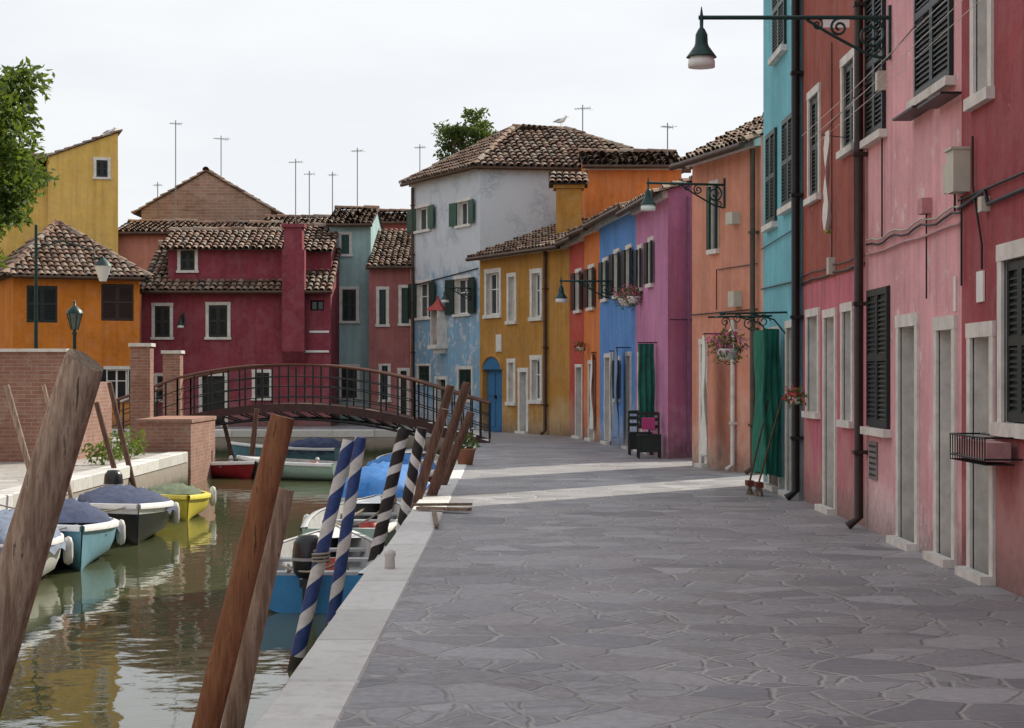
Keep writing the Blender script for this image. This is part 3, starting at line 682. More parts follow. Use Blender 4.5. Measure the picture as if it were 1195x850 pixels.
wallq([(EX,-60),(EX,56)],'canal_wall'); wallq([(-45,56),(EX,56)],'canal_wall'); wallq([(-6.9,-60),(-6.9,41),(-8.2,41),(-8.2,50),(-45,50)],'canal_wall')
rects('water',WATER,[(-50,-60,0,60)],-.70)
g=G('brick_garden_wall',(-9,36,0))
g.box('wall',BRICK,(-18,35.6,0),(-8.45,35.95,2.1)); g.box('coping',STONE,(-18,35.55,2.1),(-8.4,36.0,2.16))
g.box('wall',BRICK,(-8.8,35.953,0),(-8.45,39.8,1.5)); 
g.done()
for (xa,xb,y,zt) in ((gx(152,44),gx(175,44),44,2.33),(gx(190,47),gx(210,47),47,2.2)):
    g=G('brick_pier',((xa+xb)/2,y,0)); g.box('shaft',BRICK,(xa,y,0),(xb,y+.45,zt)); g.box('cap',STONE,(xa-.04,y-.04,zt),(xb+.04,y+.49,zt+.08)); g.done()
g=G('bridge_abutment',(-7.5,41,0))
g.box('masonry',BRICK,(-8.0,40.2,-1.2),(-6.85,43.5,.62)); g.box('coping',BRICK,(-8.03,40.17,.62),(-6.82,43.5,.70)); g.done()
# ================================================================ footbridge
BR=simple('bridge_brown_paint',(.055,.022,.02),.5,.3,8); HAND=simple('bridge_handrail_wood',(.13,.055,.035),.5,.25,8)
g=G('footbridge',(-5,46.5,0))
XL,XR=-8.1,-2.35
def dz(x):
    q=(x-XL)/(XR-XL); return .62+ .40*4*q*(1-q)*.9-.06*q
N_=28; xs=[XL+(XR-XL)*i/N_ for i in range(N_+1)]
for yy in (45.6,47.5):
    for i in range(N_):
        a,b=xs[i],xs[i+1]
        g.obox('beams',BR,(a,yy,dz(a)-.20),(b-a,0,dz(b)-dz(a)),(0,.08,0),(0,0,.20))
    for k,(o,r_,mt) in enumerate(((.95,.035,HAND),(.66,.012,IRON),(.42,.012,IRON),(.16,.012,IRON))):
        g.tube('rails',mt,[(x,yy+.04,dz(x)+o) for x in xs],r_,8)
    for i in range(0,N_+1,2):
        x=xs[i]; g.box('posts',IRON,(x-.02,yy+.02,dz(x)-.1),(x+.02,yy+.06,dz(x)+.95))
    for i in range(0,N_-1,2):
        x0,x1=xs[i],xs[i+2]
        g.tube('under_truss',IRON,[(x0,yy+.04,dz(x0)-.2),(x1,yy+.04,dz(x1)-.38)],.02,5)
    g.tube('under_truss',IRON,[(x,yy+.04,dz(x)-.38) for x in xs],.03,6)
for i in range(N_*3):
    a=XL+(XR-XL)*i/(N_*3); b=a+(XR-XL)/(N_*3)-.015
    g.obox('deck_planks',WOODC,(a,45.68,dz(a)-.06),(b-a,0,dz(b)-dz(a)),(0,1.82,0),(0,0,.05))
n=5; zr=dz(XR)
for i in range(n):
    x0=XR+i*.36; zz=zr*(1-(i+1)/(n+.3))
    g.box('steps',STONE,(x0,45.7,zz-.14 if i<n-1 else 0.005),(x0+.37,47.5,zz))
for yy in (45.64,47.54):
    P=V3((XR,yy,zr)); Q=V3((XR+n*.36,yy,.0))
    g.obox('stringer',BR,P-V3((0,.03,.22)),(Q-P),(0,.06,0),(0,0,.25))
    for o,r_,mt in ((.95,.035,HAND),(.65,.012,IRON),(.35,.012,IRON)): g.tube('rails',mt,[P+V3((0,0,o)),Q+V3((0,0,o))],r_,8)
    for k in range(9):
        q=P.lerp(Q,k/8); g.box('posts',IRON,(q.x-.018,yy-.02,q.z),(q.x+.018,yy+.02,q.z+.95))
for i in range(5):
    x0=XL-(i+1)*.34; zz=dz(XL)*(1-(i+1)/5.3)
    g.box('steps',STONE,(x0,45.7,.003),(x0+.345,47.5,max(zz,.02)))
for yy in (45.64,47.54):
    P=V3((XL,yy,dz(XL))); Q=V3((XL-1.7,yy,0))
    for o,r_,mt in ((.95,.035,HAND),(.65,.012,IRON),(.35,.012,IRON)): g.tube('rails',mt,[P+V3((0,0,o)),Q+V3((0,0,o))],r_,8)
    for k in range(7):
        q=P.lerp(Q,k/6); g.box('posts',IRON,(q.x-.02,yy-.02,q.z),(q.x+.02,yy+.02,q.z+.95))
g.done()
# ================================================================ mooring poles
def pole(name,top,bot,r0,r1,mat,helix=None,bevel=0,cut=None,n=20,white=.35):
    top=V3(top);bot=V3(bot); g=G(name,(bot.x,bot.y,-.7)); ax=(top-bot); Ln=ax.length; ax.normalize()
    bot=bot-ax*.8; Ln+=.8
    st=.02 if helix else .06
    x=ax.cross(V3((0,1,0))).normalized(); y=ax.cross(x); m=int(Ln/st)
    ph=U(0,6)
    rings=[]
    for i in range(m+1):
        t=i/m; r=r1+(r0-r1)*t; c=bot+ax*Ln*t+x*.012*math.sin(3*t+ph)+y*.01*math.sin(5*t+ph)
        tw=0 if not helix else helix*i*st
        ring=[]
        for j in range(n):
            a=2*math.pi*j/n+tw
            rr=r*(1+(0 if helix else .04*math.sin(3*a+ph)+.025*math.sin(7*a+4*t)+.012*math.sin(13*a)))
            if i==m: rr*=.96
            p=c+x*rr*math.cos(a)+y*rr*math.sin(a)
            if i==m and bevel: p=p+ax*bevel*rr*math.cos(a+.6)
            ring.append(p)
        rings.append(ring)
    k=int(m*.36)
    def strip(i0,i1,js,mt,part):
        vs=[];fs=[]; q=len(js)+1
        for i in range(i0,i1+1): vs+=[rings[i][j%n] for j in js]+[rings[i][(js[-1]+1)%n]]
        for i in range(i1-i0):
            for c in range(q-1): a=i*q+c; fs.append((a,a+1,a+q+1,a+q))
        g.add(part,mt,vs,fs,True)
    if helix:
        w=int(n*(1-white))
        strip(k,m,list(range(0,w)),mat[0],'shaft'); strip(k,m,list(range(w,n)),mat[1],'stripe'); strip(0,k,list(range(n)),WOODC,'foot')
    else: strip(0,m,list(range(n)),mat,'shaft')
    g.add('cut_top',cut or WOODL,rings[-1],[tuple(range(n))])
    g.done()
pole('mooring_pole',(-2.03,9,1.72),(-2.80,9,-.75),.098,.125,WOODA,bevel=.35,n=36)
pole('mooring_pole',(-1.225,10,1.43),(-1.74,10,-.75),.066,.078,WOODB,n=28,cut=WOODB)
pole('mooring_pole',(-1.24,10.35,1.02),(-1.62,10.35,-.75),.045,.08,WOODA,n=24)
pole('mooring_pole',(-1.30,15,1.13),(-1.73,15,-.75),.050,.060,(NAVY,STW),helix=17,n=24,cut=NAVY,white=.4)
pole('mooring_pole',(-1.36,17.1,1.08),(-1.66,17.1,-.75),.053,.062,(NAVY,STW),helix=17,n=24,cut=NAVY,white=.4)
pole('mooring_pole',(-1.16,20.5,1.06),(-1.58,20.4,-.75),.068,.073,(STK,STW),helix=24,n=24,cut=STK)
pole('mooring_pole',(-1.09,23,1.0),(-1.47,23,-.75),.068,.073,(STK,STW),helix=-22,n=24,cut=STK)
for tx,ty,tz,bx in ((527,26,1.50,480),(546,25.5,1.54,492),(519,24.8,1.2,478),(536,27,1.25,500),(549,28,1.1,512)):
    pole('mooring_pole',(gx(tx,ty),ty,tz),(min(gx(bx,ty)-.12,-1.34),ty,-.75),.06,.085,WOODC)
for tx,ty_,Z,bx,r_ in ((8,450,26,62,.04),(50,450,27,95,.03),(113,470,33,134,.045),(128,447,34,152,.045),(300,478,44,292,.06),(262,496,46,262,.05)):
    pole('mooring_pole',(gx(tx,Z),Z,gz(ty_,Z)),(max(gx(bx,Z),-6.75),Z,-.75),r_,r_*1.15,WOODC if Z>30 else WOODA,n=14)
# ================================================================ boats
def boat(name,stern,bow,beam,H,hull,rim,cover=None,inner=None,motor=False,band=None,crown=.28,cover_from=0.0,cover_to=1.0):
    s=V3((stern[0],stern[1],-.7)); e=V3((bow[0],bow[1],-.7)); g=G(name,(s+e)/2)
    ax=(e-s); Ln=ax.length; ax.normalize(); sd=ax.cross(V3((0,0,1)))
    NS=18
    def hb(t): return beam/2*(.80+.2*math.sin(math.pi*min(t*1.25,1)*.9))*(1-max(0,(t-.45)/.55)**2.4)+.01
    def sheer(t): return H*(.88+.25*t**2)
    def P(t,lat,z,push=0): return s+ax*(t*Ln+push)+sd*lat+V3((0,0,z))
    prof=[(1,1),(.985,.78),(.95,.5),(.86,.22),(.6,.02),(0,-.12)]
    pts=[]
    for i in range(NS+1):
        t=i/NS; b=hb(t); sh=sheer(t); row=[]
        for k,(w,zf) in enumerate(prof):
            ww=b*(w if t<.5 else w*(1-(1-zf)*.45*(t-.5)*2)); rake=.16*Ln*.35*zf*t**6
            row.append((ww,sh*zf,rake))
        pts.append(row)
    K=len(prof)
    for sgn in (1,-1):
        for part,k0,k1,mt in (('hull',0,K-1,hull),)+((('hull_band',0,1,band),) if band else ()):
            if band and part=='hull': k0=1
            vs=[P(i/NS,sgn*pts[i][k][0],pts[i][k][1],pts[i][k][2]) for i in range(NS+1) for k in range(k0,k1+1)]
            q=k1-k0+1; fs=[]
            for i in range(NS):
                for k in range(q-1):
                    a=i*q+k; f_=(a,a+1,a+q+1,a+q); fs.append(f_ if sgn<0 else tuple(reversed(f_)))
            g.add(part,mt,vs,fs,True)
        for i in range(NS):
            t0,t1=i/NS,(i+1)/NS
            a=P(t0,sgn*(pts[i][0][0]+.02),pts[i][0][1],pts[i][0][2]); b=P(t1,sgn*(pts[i+1][0][0]+.02),pts[i+1][0][1],pts[i+1][0][2])
            c=P(t1,sgn*max(pts[i+1][0][0]-.07,0),pts[i+1][0][1]+.01,pts[i+1][0][2]); d=P(t0,sgn*max(pts[i][0][0]-.07,0),pts[i][0][1]+.01,pts[i][0][2])
            dn=V3((0,0,-.05)); up=V3((0,0,.012))
            g.add('gunwale',rim,[a+up,b+up,c+up,d+up,a+dn,b+dn],[(0,1,2,3),(4,5,1,0)],True)
            ci=P(t1,sgn*max(pts[i+1][0][0]-.09,0)*.85,.12); di=P(t0,sgn*max(pts[i][0][0]-.09,0)*.85,.12)
            g.add('inner_sides',inner or rim,[d,c,ci,di],[(0,1,2,3)],True)
    fl=[P(i/NS,max(pts[i][0][0]-.09,0)*.85,.12) for i in range(NS+1)]; fr_=[P(i/NS,-max(pts[i][0][0]-.09,0)*.85,.12) for i in range(NS+1)]
    g.add('floor',inner or rim,fl+fr_,[(i,i+1,NS+2+i,NS+1+i) for i in range(NS)])
    tr=[P(0,pts[0][k][0],pts[0][k][1]) for k in range(K)]+[P(0,-pts[0][k][0],pts[0][k][1]) for k in reversed(range(K-1))]
    g.add('transom',hull,tr,[tuple(range(len(tr)))])
    if cover:
        i0=int(cover_from*NS); i1=int(cover_to*NS); rows=i1-i0; Q=14; vs=[]
        for i in range(i0,i1+1):
            t=i/NS; b=pts[i][0][0]+.03; sh=pts[i][0][1]
            env=math.sin(math.pi*min(1,max(0,(i-i0)/rows))**.7)**.5 if rows else 1
            for k in range(Q+1):
                l=-1+2*k/Q; z=sh-.03+(crown*(1-l*l)**.8+.03*math.sin(i*2.1+k*1.7)+.02*math.sin(i*1.1-k*2.9))*(env*.9+.1)
                if abs(l)==1: z=sh-.12+.04*math.sin(i*2.3)
                vs.append(P(t,l*b*1.02,z,pts[i][0][2]))
        g.add('tarpaulin_cover',cover,vs,[(i*(Q+1)+k,i*(Q+1)+k+1,(i+1)*(Q+1)+k+1,(i+1)*(Q+1)+k) for i in range(rows) for k in range(Q)],True)
    if not cover or cover_from>.2 or cover_to<.8:
        for t in (.22,.5,.72):
            if cover and cover_from<=t<=cover_to: continue
            b=hb(t)-.08; g.obox('thwarts',inner or WOODL,P(t,-b,sheer(t)*.72),ax*.2,sd*2*b,V3((0,0,.03)))
        i0=int(.78*NS); 
        if not cover: 
            g.add('foredeck',rim,[P(i/NS,sg*max(pts[i][0][0]-.05,0),pts[i][0][1]+.006,pts[i][0][2]) for sg in (1,-1) for i in range(i0,NS+1)],[(k,k+1,NS-i0+2+k,NS-i0+1+k) for k in range(NS-i0)])
            g.lathe('bucket',simple('bucket_red',(.4,.05,.04),.5),P(.35,.15,.13),[(0,0),(.1,0),(.13,.25),(.12,.25),(.1,.03)],12)
            g.tube('oar',WOODL,[P(.12,-.25,.35),P(.8,-.1,.42)],.018,6)
            g.tube('coiled_rope',simple('rope',(.32,.29,.24),.9,.2),[P(.62,.12,.15)+V3((.12*math.cos(q*.6),.12*math.sin(q*.6),q*.0025)) for q in range(40)],.014,5)
    if motor:
        o=P(0,0,sheer(0),-.18); MB=simple('outboard_black',(.02,.022,.025),.3,.1)
        prof=[(0,.42),(.09,.41),(.14,.34),(.155,.2),(.14,.05),(.10,0),(0,0)]
        g.lathe('outboard_motor',MB,o,prof,14); g.obox('outboard_motor',MB,o-ax*.06-sd*.05+V3((0,0,-.75)),ax*.12,sd*.1,V3((0,0,.76)))
        g.obox('outboard_motor',MB,o-ax*.02-sd*.08+V3((0,0,-.1)),ax*.24,sd*.16,V3((0,0,.08))); g.tube('outboard_motor',MB,[o+V3((0,0,.12)),o+ax*.5+V3((0,0,.2))],.018,6)
        g.lathe('outboard_motor',simple('grey_decal',(.35,.35,.37),.4),o,[(.158,.17),(.158,.20)],14)
    for sg in (1,-1):
        c=P(.45,sg*(hb(.45)+.07),.12); g.lathe('fenders',simple('fender_white',(.6,.6,.58),.5),c,[(0,0),(.05,.03),(.06,.1),(.06,.25),(.04,.32),(0,.34)],10)
        g.tube('fenders',IRON,[c+V3((0,0,.33)),P(.45,sg*(hb(.45)),sheer(.45))],.006,4)
    g.done()
LB=simple('light_blue_hull',(.20,.42,.55),.35,.12); WH=simple('white_hull',(.76,.77,.76),.35,.1); BKH=simple('black_hull',(.018,.02,.025),.25,.2)
YH=simple('yellow_hull',(.68,.57,.06),.4,.12); BH=simple('blue_hull',(.05,.26,.54),.35,.15); GH=simple('pale_green_hull',(.42,.58,.50),.4,.12); RH=simple('red_hull',(.35,.03,.04),.4,.15)
NAVYT=simple('navy_tarp',(.035,.05,.11),.8,.4,7,bmp=.5); BLUET=simple('bright_blue_tarp',(.02,.16,.46),.7,.3,7,bmp=.5); GREYT=simple('grey_blue_tarp',(.16,.20,.28),.8,.3,7,bmp=.5); GREENT=simple('olive_tarp',(.12,.15,.09),.8,.3,7,bmp=.5)
INB=simple('boat_interior_blue',(.25,.38,.48),.6,.15); ING=simple('boat_interior_grey',(.38,.39,.39),.6,.2)
boat('moored_boat',(-6.35,23.6),(-5.30,19.8),1.25,.50,WH,WH,cover=GREYT,crown=.3)
boat('moored_boat',(-6.3,26.0),(-5.15,22.5),1.25,.48,LB,WH,inner=INB,cover=NAVYT,cover_from=0,cover_to=.6)
boat('moored_boat',(-6.2,29.4),(-5.15,25.9),1.35,.50,BKH,WH,cover=NAVYT,motor=True,band=WH,cover_to=.75,crown=.24)
boat('moored_boat',(-6.0,33.2),(-5.2,30.2),1.0,.36,YH,YH,inner=YH,cover=GREENT,cover_from=.0,cover_to=.4,crown=.16)
boat('moored_boat',(-2.0,18.6),(-2.15,23.0),1.35,.42,BH,WH,inner=ING,motor=True,band=WH)
boat('moored_boat',(-2.1,23.6),(-2.0,28.0),1.3,.48,GH,WH,inner=ING)
boat('moored_boat',(-2.1,28.6),(-2.0,33.0),1.45,.55,WH,WH,cover=BLUET,crown=.42)
boat('moored_boat',(-2.15,34),(-2.1,38.5),1.4,.6,RH,WH,cover=BLUET,cover_from=.3,cover_to=.8)
boat('moored_boat',(-2.2,39.5),(-2.3,43.5),1.4,.55,WH,WH,inner=ING)
boat('moored_boat',(-8.0,44.6),(-5.9,42.6),1.2,.34,RH,WH,inner=ING)
boat('moored_boat',(-3.7,42.0),(-6.2,43.4),1.3,.42,GH,WH,inner=ING)
boat('moored_boat',(-4.4,49),(-7.4,50),1.3,.5,LB,WH,inner=ING,cover=NAVYT,cover_to=.5)
# ================================================================ lamps
def wall_lantern(name,f,s,z,reach,k=1.0,sign=False):
    g=G(name,f.to(s,z,0)); P=lambda d,zz: f.to(s,zz,d)
    f.g=g
    f.box('wall_plate',GIRON,s-.03,s+.03,z-.42*k,z+.12*k,.003,.03)
    g.tube('arm',GIRON,[P(.02,z),P(reach,z),P(reach+.03*k,z-.0)],.018*k+.004,8)
    def spiral(cd,cz,r,turns,start,dr=1,n=40):
        return [P(cd+r*(1-.8*i/n)*math.cos(start+dr*2*math.pi*turns*i/n),cz+r*(1-.8*i/n)*math.sin(start+dr*2*math.pi*turns*i/n)) for i in range(n+1)]
    g.tube('scrollwork',GIRON,spiral(.2*k,z-.17*k,.15*k,1.7,math.pi/2),.016*k,6)
    g.tube('scrollwork',GIRON,spiral(.52*k,z-.10*k,.09*k,1.5,math.pi/2,-1),.014*k,6)
    g.tube('scrollwork',GIRON,spiral(.74*k,z-.07*k,.06*k,1.3,math.pi/2),.010*k,6)
    g.tube('scrollwork',GIRON,[P(.03,z-.42*k),P(.2*k,z-.38*k),P(.4*k,z-.28*k),P(.62*k,z-.16*k),P(.85*k,z-.02*k)],.016*k,6)
    g.tube('scrollwork',GIRON,spiral(.12*k,z-.36*k,.07*k,1.3,0),.012*k,6)
    g.tube('finial',GIRON,[P(reach,z),P(reach,z+.11*k)],[.02*k,.004],6)
    g.lathe('finial',GIRON,P(reach,z),[(0,-.04*k),(.03*k,0),(0,.04*k)],8)
    g.lathe('finial',GIRON,P(reach*.55,z),[(0,-.03*k),(.03*k,0),(0,.03*k)],8)
    if sign: f.box('name_sign',WHITE,s-.006,s+.006,z-.10,z-.02,reach*.22,reach*.36)
    c=P(reach,z)
    g.lathe('shade',GIRON,c,[(.02*k,-.0),(.018*k,-.1*k),(.035*k,-.12*k),(.06*k,-.17*k),(.065*k,-.26*k),(.075*k,-.29*k),(.14*k,-.38*k),(.155*k,-.40*k),(.14*k,-.40*k),(.06*k,-.33*k)],18)
    g.lathe('glass_bowl',LGLASS,c,[(.12*k,-.395*k),(.135*k,-.44*k),(.135*k,-.50*k),(.11*k,-.50*k),(0,-.49*k)],18)
    g.done()
tmp=G('x'); fr=Fac(tmp,(3.8,10),(3.8,25))
wall_lantern('wall_street_lamp',fr,8.9,5.24,1.9,1.0,True)
wall_lantern('wall_street_lamp',f_salm,f_salm.s_px(846),4.95,1.40,.95)
tmp=G('x'); fb=Fac(tmp,(2.69,41),(2.14,46)); wall_lantern('wall_street_lamp',fb,fb.s_px(717),gz(328,43.9),1.25,1.0)
wall_lantern('wall_street_lamp',f_pale,f_pale.s_px(553),gz(336,57.4),.95,.9)
tmp=G('x'); fm=Fac(tmp,(gx(165,60),60),(gx(386,60),60)); wall_lantern('wall_street_lamp',fm,fm.s_px(214),gz(368,60),.5,.8)
def post_lamp(name,x,y,zt):
    g=G(name,(x,y,0))
    g.lathe('post',GIRON,(x,y,0),[(.13,0),(.13,.15),(.09,.2),(.08,.6),(.05,.7),(.04,zt-.75),(.06,zt-.7),(.03,zt-.62)],12)
    c=(x,y,zt-.62)
    g.lathe('lantern',simple('lantern_pane',(.12,.16,.15),.15),c,[(.08,0),(.17,.36)],6); g.lathe('lantern',GIRON,c,[(.2,.36),(.18,.42),(.07,.52),(.03,.54),(.03,.62),(0,.66)],6)
    for j in range(6):
        a=j*math.pi/3; g.tube('lantern',GIRON,[V3(c)+V3((.08*math.cos(a),.08*math.sin(a),0)),V3(c)+V3((.175*math.cos(a),.175*math.sin(a),.37))],.01,4)
    g.done()
post_lamp('street_lamp',gx(87,42),42,gz(352,42))
g=G('bracket_street_lamp',(gx(42,44),44,0)); x=gx(42,44)
g.tube('post',GIRON,[(x,44,0),(x,44,gz(262,44))],[.06,.035],10)
xl=gx(120,44); g.tube('arm',GIRON,[(x,44,gz(290,44)),(x+.6,44,gz(281,44)),(xl-.2,44,gz(292,44)),(xl-.2,44,gz(303,44))],.02,6)
g.tube('arm',GIRON,[(xl-.2,44,gz(303,44)),(xl,44,gz(299,44))],.015,6)
g.lathe('lantern',LGLASS,(xl,44,gz(328,44)),[(.08,0),(.2,.34),(.21,.36)],10); g.lathe('lantern',GIRON,(xl,44,gz(328,44)),[(.22,.36),(.14,.46),(.03,.55),(0,.6)],10); g.done()
# ================================================================ canopy with curtain etc.
g=G('curtain_canopy',(3.4,27,0))
for y in (25.9,27.4):
    g.tube('bracket',GIRON,[(3.78,y,2.52),(2.85,y,2.50)],.016,6); g.tube('bracket',GIRON,[(3.78,y,2.2),(3.6,y,2.42),(3.3,y,2.5)],.012,6)
    pts=[V3((3.45+.10*(1-.8*i/24)*math.cos(i*.4),y,2.4+.10*(1-.8*i/24)*math.sin(i*.4))) for i in range(25)]; g.tube('bracket',GIRON,pts,.009,5)
    pts=[V3((3.1+.07*(1-.8*i/24)*math.cos(i*.4),y,2.43+.07*(1-.8*i/24)*math.sin(i*.4))) for i in range(25)]; g.tube('bracket',GIRON,pts,.008,5)
g.tube('bracket',GIRON,[(2.95,25.8,2.5),(2.95,27.5,2.5)],.012,6); g.tube('bracket',GIRON,[(3.74,27.35,2.5),(3.36,27.35,2.5)],.012,6)
cloth(g,'curtain',CLG,(3.46,26.0,2.30),(3.74,26.3,2.30),2.05,3,.05); cloth(g,'curtain',CLG,(3.54,26.3,2.30),(3.54,27.4,2.30),2.05,6,.05)
g.done()
def broom(x,y,x2,y2,z):
    g=G('broom',(x,y,0)); g.tube('handle',WOODC,[(x,y,.18),(x2,y2,z)],.013,6)
    g.obox('head',simple('broom_head',(.12,.03,.02),.8),(x-.05,y-.14,.12),(.1,0,0),(0,.28,0),(0,0,.07))
    for k in range(14): g.tube('bristles',WOODL,[(x+U(-.03,.03),y-.13+.02*k,.12),(x+U(-.07,.07),y-.14+.021*k,.0)],.006,4)
    g.done()
broom(3.35,25.6,3.72,25.9,1.35); broom(3.28,26.0,3.55,26.1,1.3)
def basket(name,c,r,pet,n=140,rod=None,pot=True):
    c=V3(c); g=G(name,c)
    if pot: g.lathe('pot',WHITE,c,[(0,-r*.55),(r*.4,-r*.5),(r*.62,0),(r*.6,.01),(0,-.02)],14)
    if rod:
        for j in range(3): a=j*2.1; g.tube('chains',IRON,[c+V3((r*.6*math.cos(a),r*.6*math.sin(a),0)),V3(rod)],.004,4)
    leaves(g,'foliage',LEAF,c+V3((0,0,r*.25)),r*1.0,n,.07,(1,1,.75)); leaves(g,'blossom',pet,c+V3((0,0,r*.35)),r*1.12,int(n*.8),.06,(1,1,.7))
    leaves(g,'foliage',LEAF,c+V3((0,0,-r*.3)),r*.95,int(n*.4),.06,(1,1,.6)); g.done()
basket('hanging_flower_basket',(3.03,26.5,2.02),.27,PETP,280,rod=(3.03,26.5,2.5))
basket('hanging_flower_basket',(3.75-.15,24.0,1.35),.14,PETR,110)
basket('window_flower_basket',(2.50,41.2,gz(348,41)),.30,PETP,280); basket('window_flower_basket',(2.60,40.2,gz(346,40.2)),.26,PETP,240)
basket('window_flower_basket',(1.72,47.4,gz(405,47.4)),.16,PETR,100)
g=G('flower_pot',(gx(543,34),34.5,0)); c=(gx(543,34.5),34.5,0)
g.lathe('pot',POT,c,[(0,0),(.13,0),(.18,.26),(.2,.27),(.2,.3),(.16,.28),(0,.26)],16); leaves(g,'foliage',LEAF,V3(c)+V3((0,0,.42)),.24,200,.1,(1,1,.7)); leaves(g,'blossom',CLW,V3(c)+V3((0,0,.5)),.24,25,.05); g.done()
g=G('laundry_towel',(3.5,20.5,4)); g.tube('line',IRON,[(3.82,21.4,4.35),(3.45,21.0,4.33),(3.4,15.6,4.62)],.005,5)
cloth(g,'towel',CLW,(3.50,21.0,4.30),(3.40,20.3,4.31),1.05,2,.03,taper=.15); cloth(g,'towel_hem',simple('lime_trim',(.4,.5,.1),.9),(3.51,20.92,3.27),(3.42,20.4,3.27),.05,2,.03); g.done()
def curtain(name,mat,x0,y0,x1,y1,zt,h,folds=4):
    g=G(name,(x0,y0,zt)); g.tube('rail',IRON,[(x0,y0,zt+.02),(x1,y1,zt+.02)],.012,5); g.tube('rail',IRON,[(x0,y0,zt+.02),(x0+.5,y0+.05,zt+.02)],.012,5)
    cloth(g,'fabric',mat,(x0,y0,zt),(x1,y1,zt),h,folds,.05); g.done()
curtain('door_curtain',CLG,2.55,38.2,2.9,38.4,2.3,1.75,3)
curtain('door_curtain',CLB,2.30,41.6,2.35,42.6,2.25,2.0,4)
curtain('door_curtain',CLW,2.25,43.6,2.45,43.7,2.2,1.9,3)
curtain('door_curtain',CLW,3.30,32.4,3.36,33.0,2.35,2.1,3)
curtain('door_curtain',CLW,1.95,46.4,2.0,46.9,2.2,1.9,3)
MAG=simple('magenta_cushion',(.45,.06,.20),.8,.1)
def chair(x,y,cush=None):
    g=G('garden_chair',(x,y,0)); K=BLACKP
    for dx in (0,.42):
        for dy in (0,.42): g.box('legs',K,(x+dx-.018,y+dy-.018,0),(x+dx+.018,y+dy+.018,.44 if dy==0 else .9))
    g.box('seat',K,(x-.02,y-.02,.44),(x+.44,y+.44,.47))
    for zz in (.58,.72,.84): g.box('back',K,(x+.018,y+.405,zz),(x+.402,y+.43,zz+.07))
    g.box('side_panel',K,(x-.0,y+.01,.12),(x+.42,y+.03,.44))
    if cush: g.box('cushion',cush,(x+.08,y+.32,.56),(x+.34,y+.4,.80))
    g.done()
chair(2.5,37.1,MAG); chair(2.42,38.6)
g=G('stone_mooring_post',(-1.03,15.9,0)); g.lathe('post',STONE,(-1.03,15.9,.01),[(0,0),(.045,0),(.04,.1),(.052,.12),(.045,.15),(0,.17)],12); g.done()
g=G('gangplank',(-.9,22,0)); g.obox('plank',WOODL,(-1.15,22.6,.03),(.62,-.25,0),(.05,.12,0),(0,0,.035)); g.obox('plank',WOODL,(-.95,22.3,.03),(.12,-2.2,0),(.05,0,0),(0,0,.03))
g.obox('plank',WOODL,(-1.2,22.7,.066),(.72,.1,0),(.0,.08,0),(0,0,.03)); g.done()
ROPE=simple('rope',(.32,.29,.24),.9,.2)
def rope(a,b,sag):
    a=V3(a);b=V3(b); g=G('mooring_rope',(a+b)/2); g.tube('line',ROPE,[a.lerp(b,i/12)+V3((0,0,-sag*4*(i/12)*(1-i/12))) for i in range(13)],.011,5); g.done()
rope((-1.52,15,.1),(-1.95,18.8,-.25),.12); rope((-1.5,17.1,0),(-2.3,18.8,-.25),.1); rope((-5.3,19.9,-.15),(-6.9,18.6,0),.1); rope((-5.2,26,-.15),(-6.9,24.7,0),.15); rope((-1.4,20.5,.2),(-2.2,22.8,-.1),.12); rope((-5.2,22.6,-.15),(-6.9,21.5,0),.15)
for (x,y,z,r) in ((-1.52,15,.15,.066),(-1.34,20.5,.25,.082),(-1.3,25.6,.4,.10)):
    g=G('coiled_mooring_rope',(x,y,z)); g.tube('coil',ROPE,[V3((x+r*math.cos(q*.5),y+r*math.sin(q*.5),z+q*.0022)) for q in range(44)],.011,5); g.done()
# ================================================================ trees
BARK=simple('bark',(.12,.09,.065),.95,.3,8,stretch=(4,4,1),bmp=.6)
def tree(name,base,h,cc,rad,nclump,nleaf,size,mat,cr=.5,sq=(1,1,1)):
    base=V3(base); cc=V3(cc); g=G(name,base)
    g.tube('trunk',BARK,[base,base.lerp(cc,.35)+V3((.1,0,0)),base.lerp(cc,.75)+V3((-.08,.05,0)),cc],[.2*h/8,.15*h/8,.1*h/8,.05*h/8],10)
    for i in range(nclump):
        d=V3((random.gauss(0,1),random.gauss(0,1),random.gauss(0,1))).normalized()*(.35+.65*R()**.5)
        p=cc+V3((d.x*rad[0],d.y*rad[1],d.z*rad[2]))*U(.8,1.12)
        if i%2==0:
            st=base.lerp(cc,U(.5,.95)); md=st.lerp(p,.5)+V3((U(-.2,.2),U(-.2,.2),U(0,.25))); g.tube('limbs',BARK,[st,md,p],[.045*h/8,.03*h/8,.008],6,caps=False)
        leaves(g,'foliage',mat,p,cr*U(.6,1.15),nleaf,size,(1,1,.7))
    g.done()
tree('leafy_tree',(-12.2,38,0),8,(-11.3,38,6.0),(2.0,2.1,2.4),180,100,.2,LEAF,.5)
tree('leafy_tree',(-2.0,84,0),12,(gx(554,84),84,gz(168,84)),(1.85,1.4,1.35),90,85,.2,LEAF2,.42)
tree('leafy_tree',(-15.5,12,0),7,(-15.5,12,5.4),(2.2,2.2,2.0),50,70,.22,LEAF,.6)
for (x,y,s_) in ((-7.6,37,.35),(-7.5,34.5,.3),(-7.9,38.6,.4)):
    g=G('shrub',(x,y,0)); leaves(g,'foliage',LEAF,(x,y,s_*.7),s_,160,.12,(1.2,1.2,.8)); g.tube('stem',BARK,[(x,y,0),(x,y,s_)],[.02,.008],5); g.done()
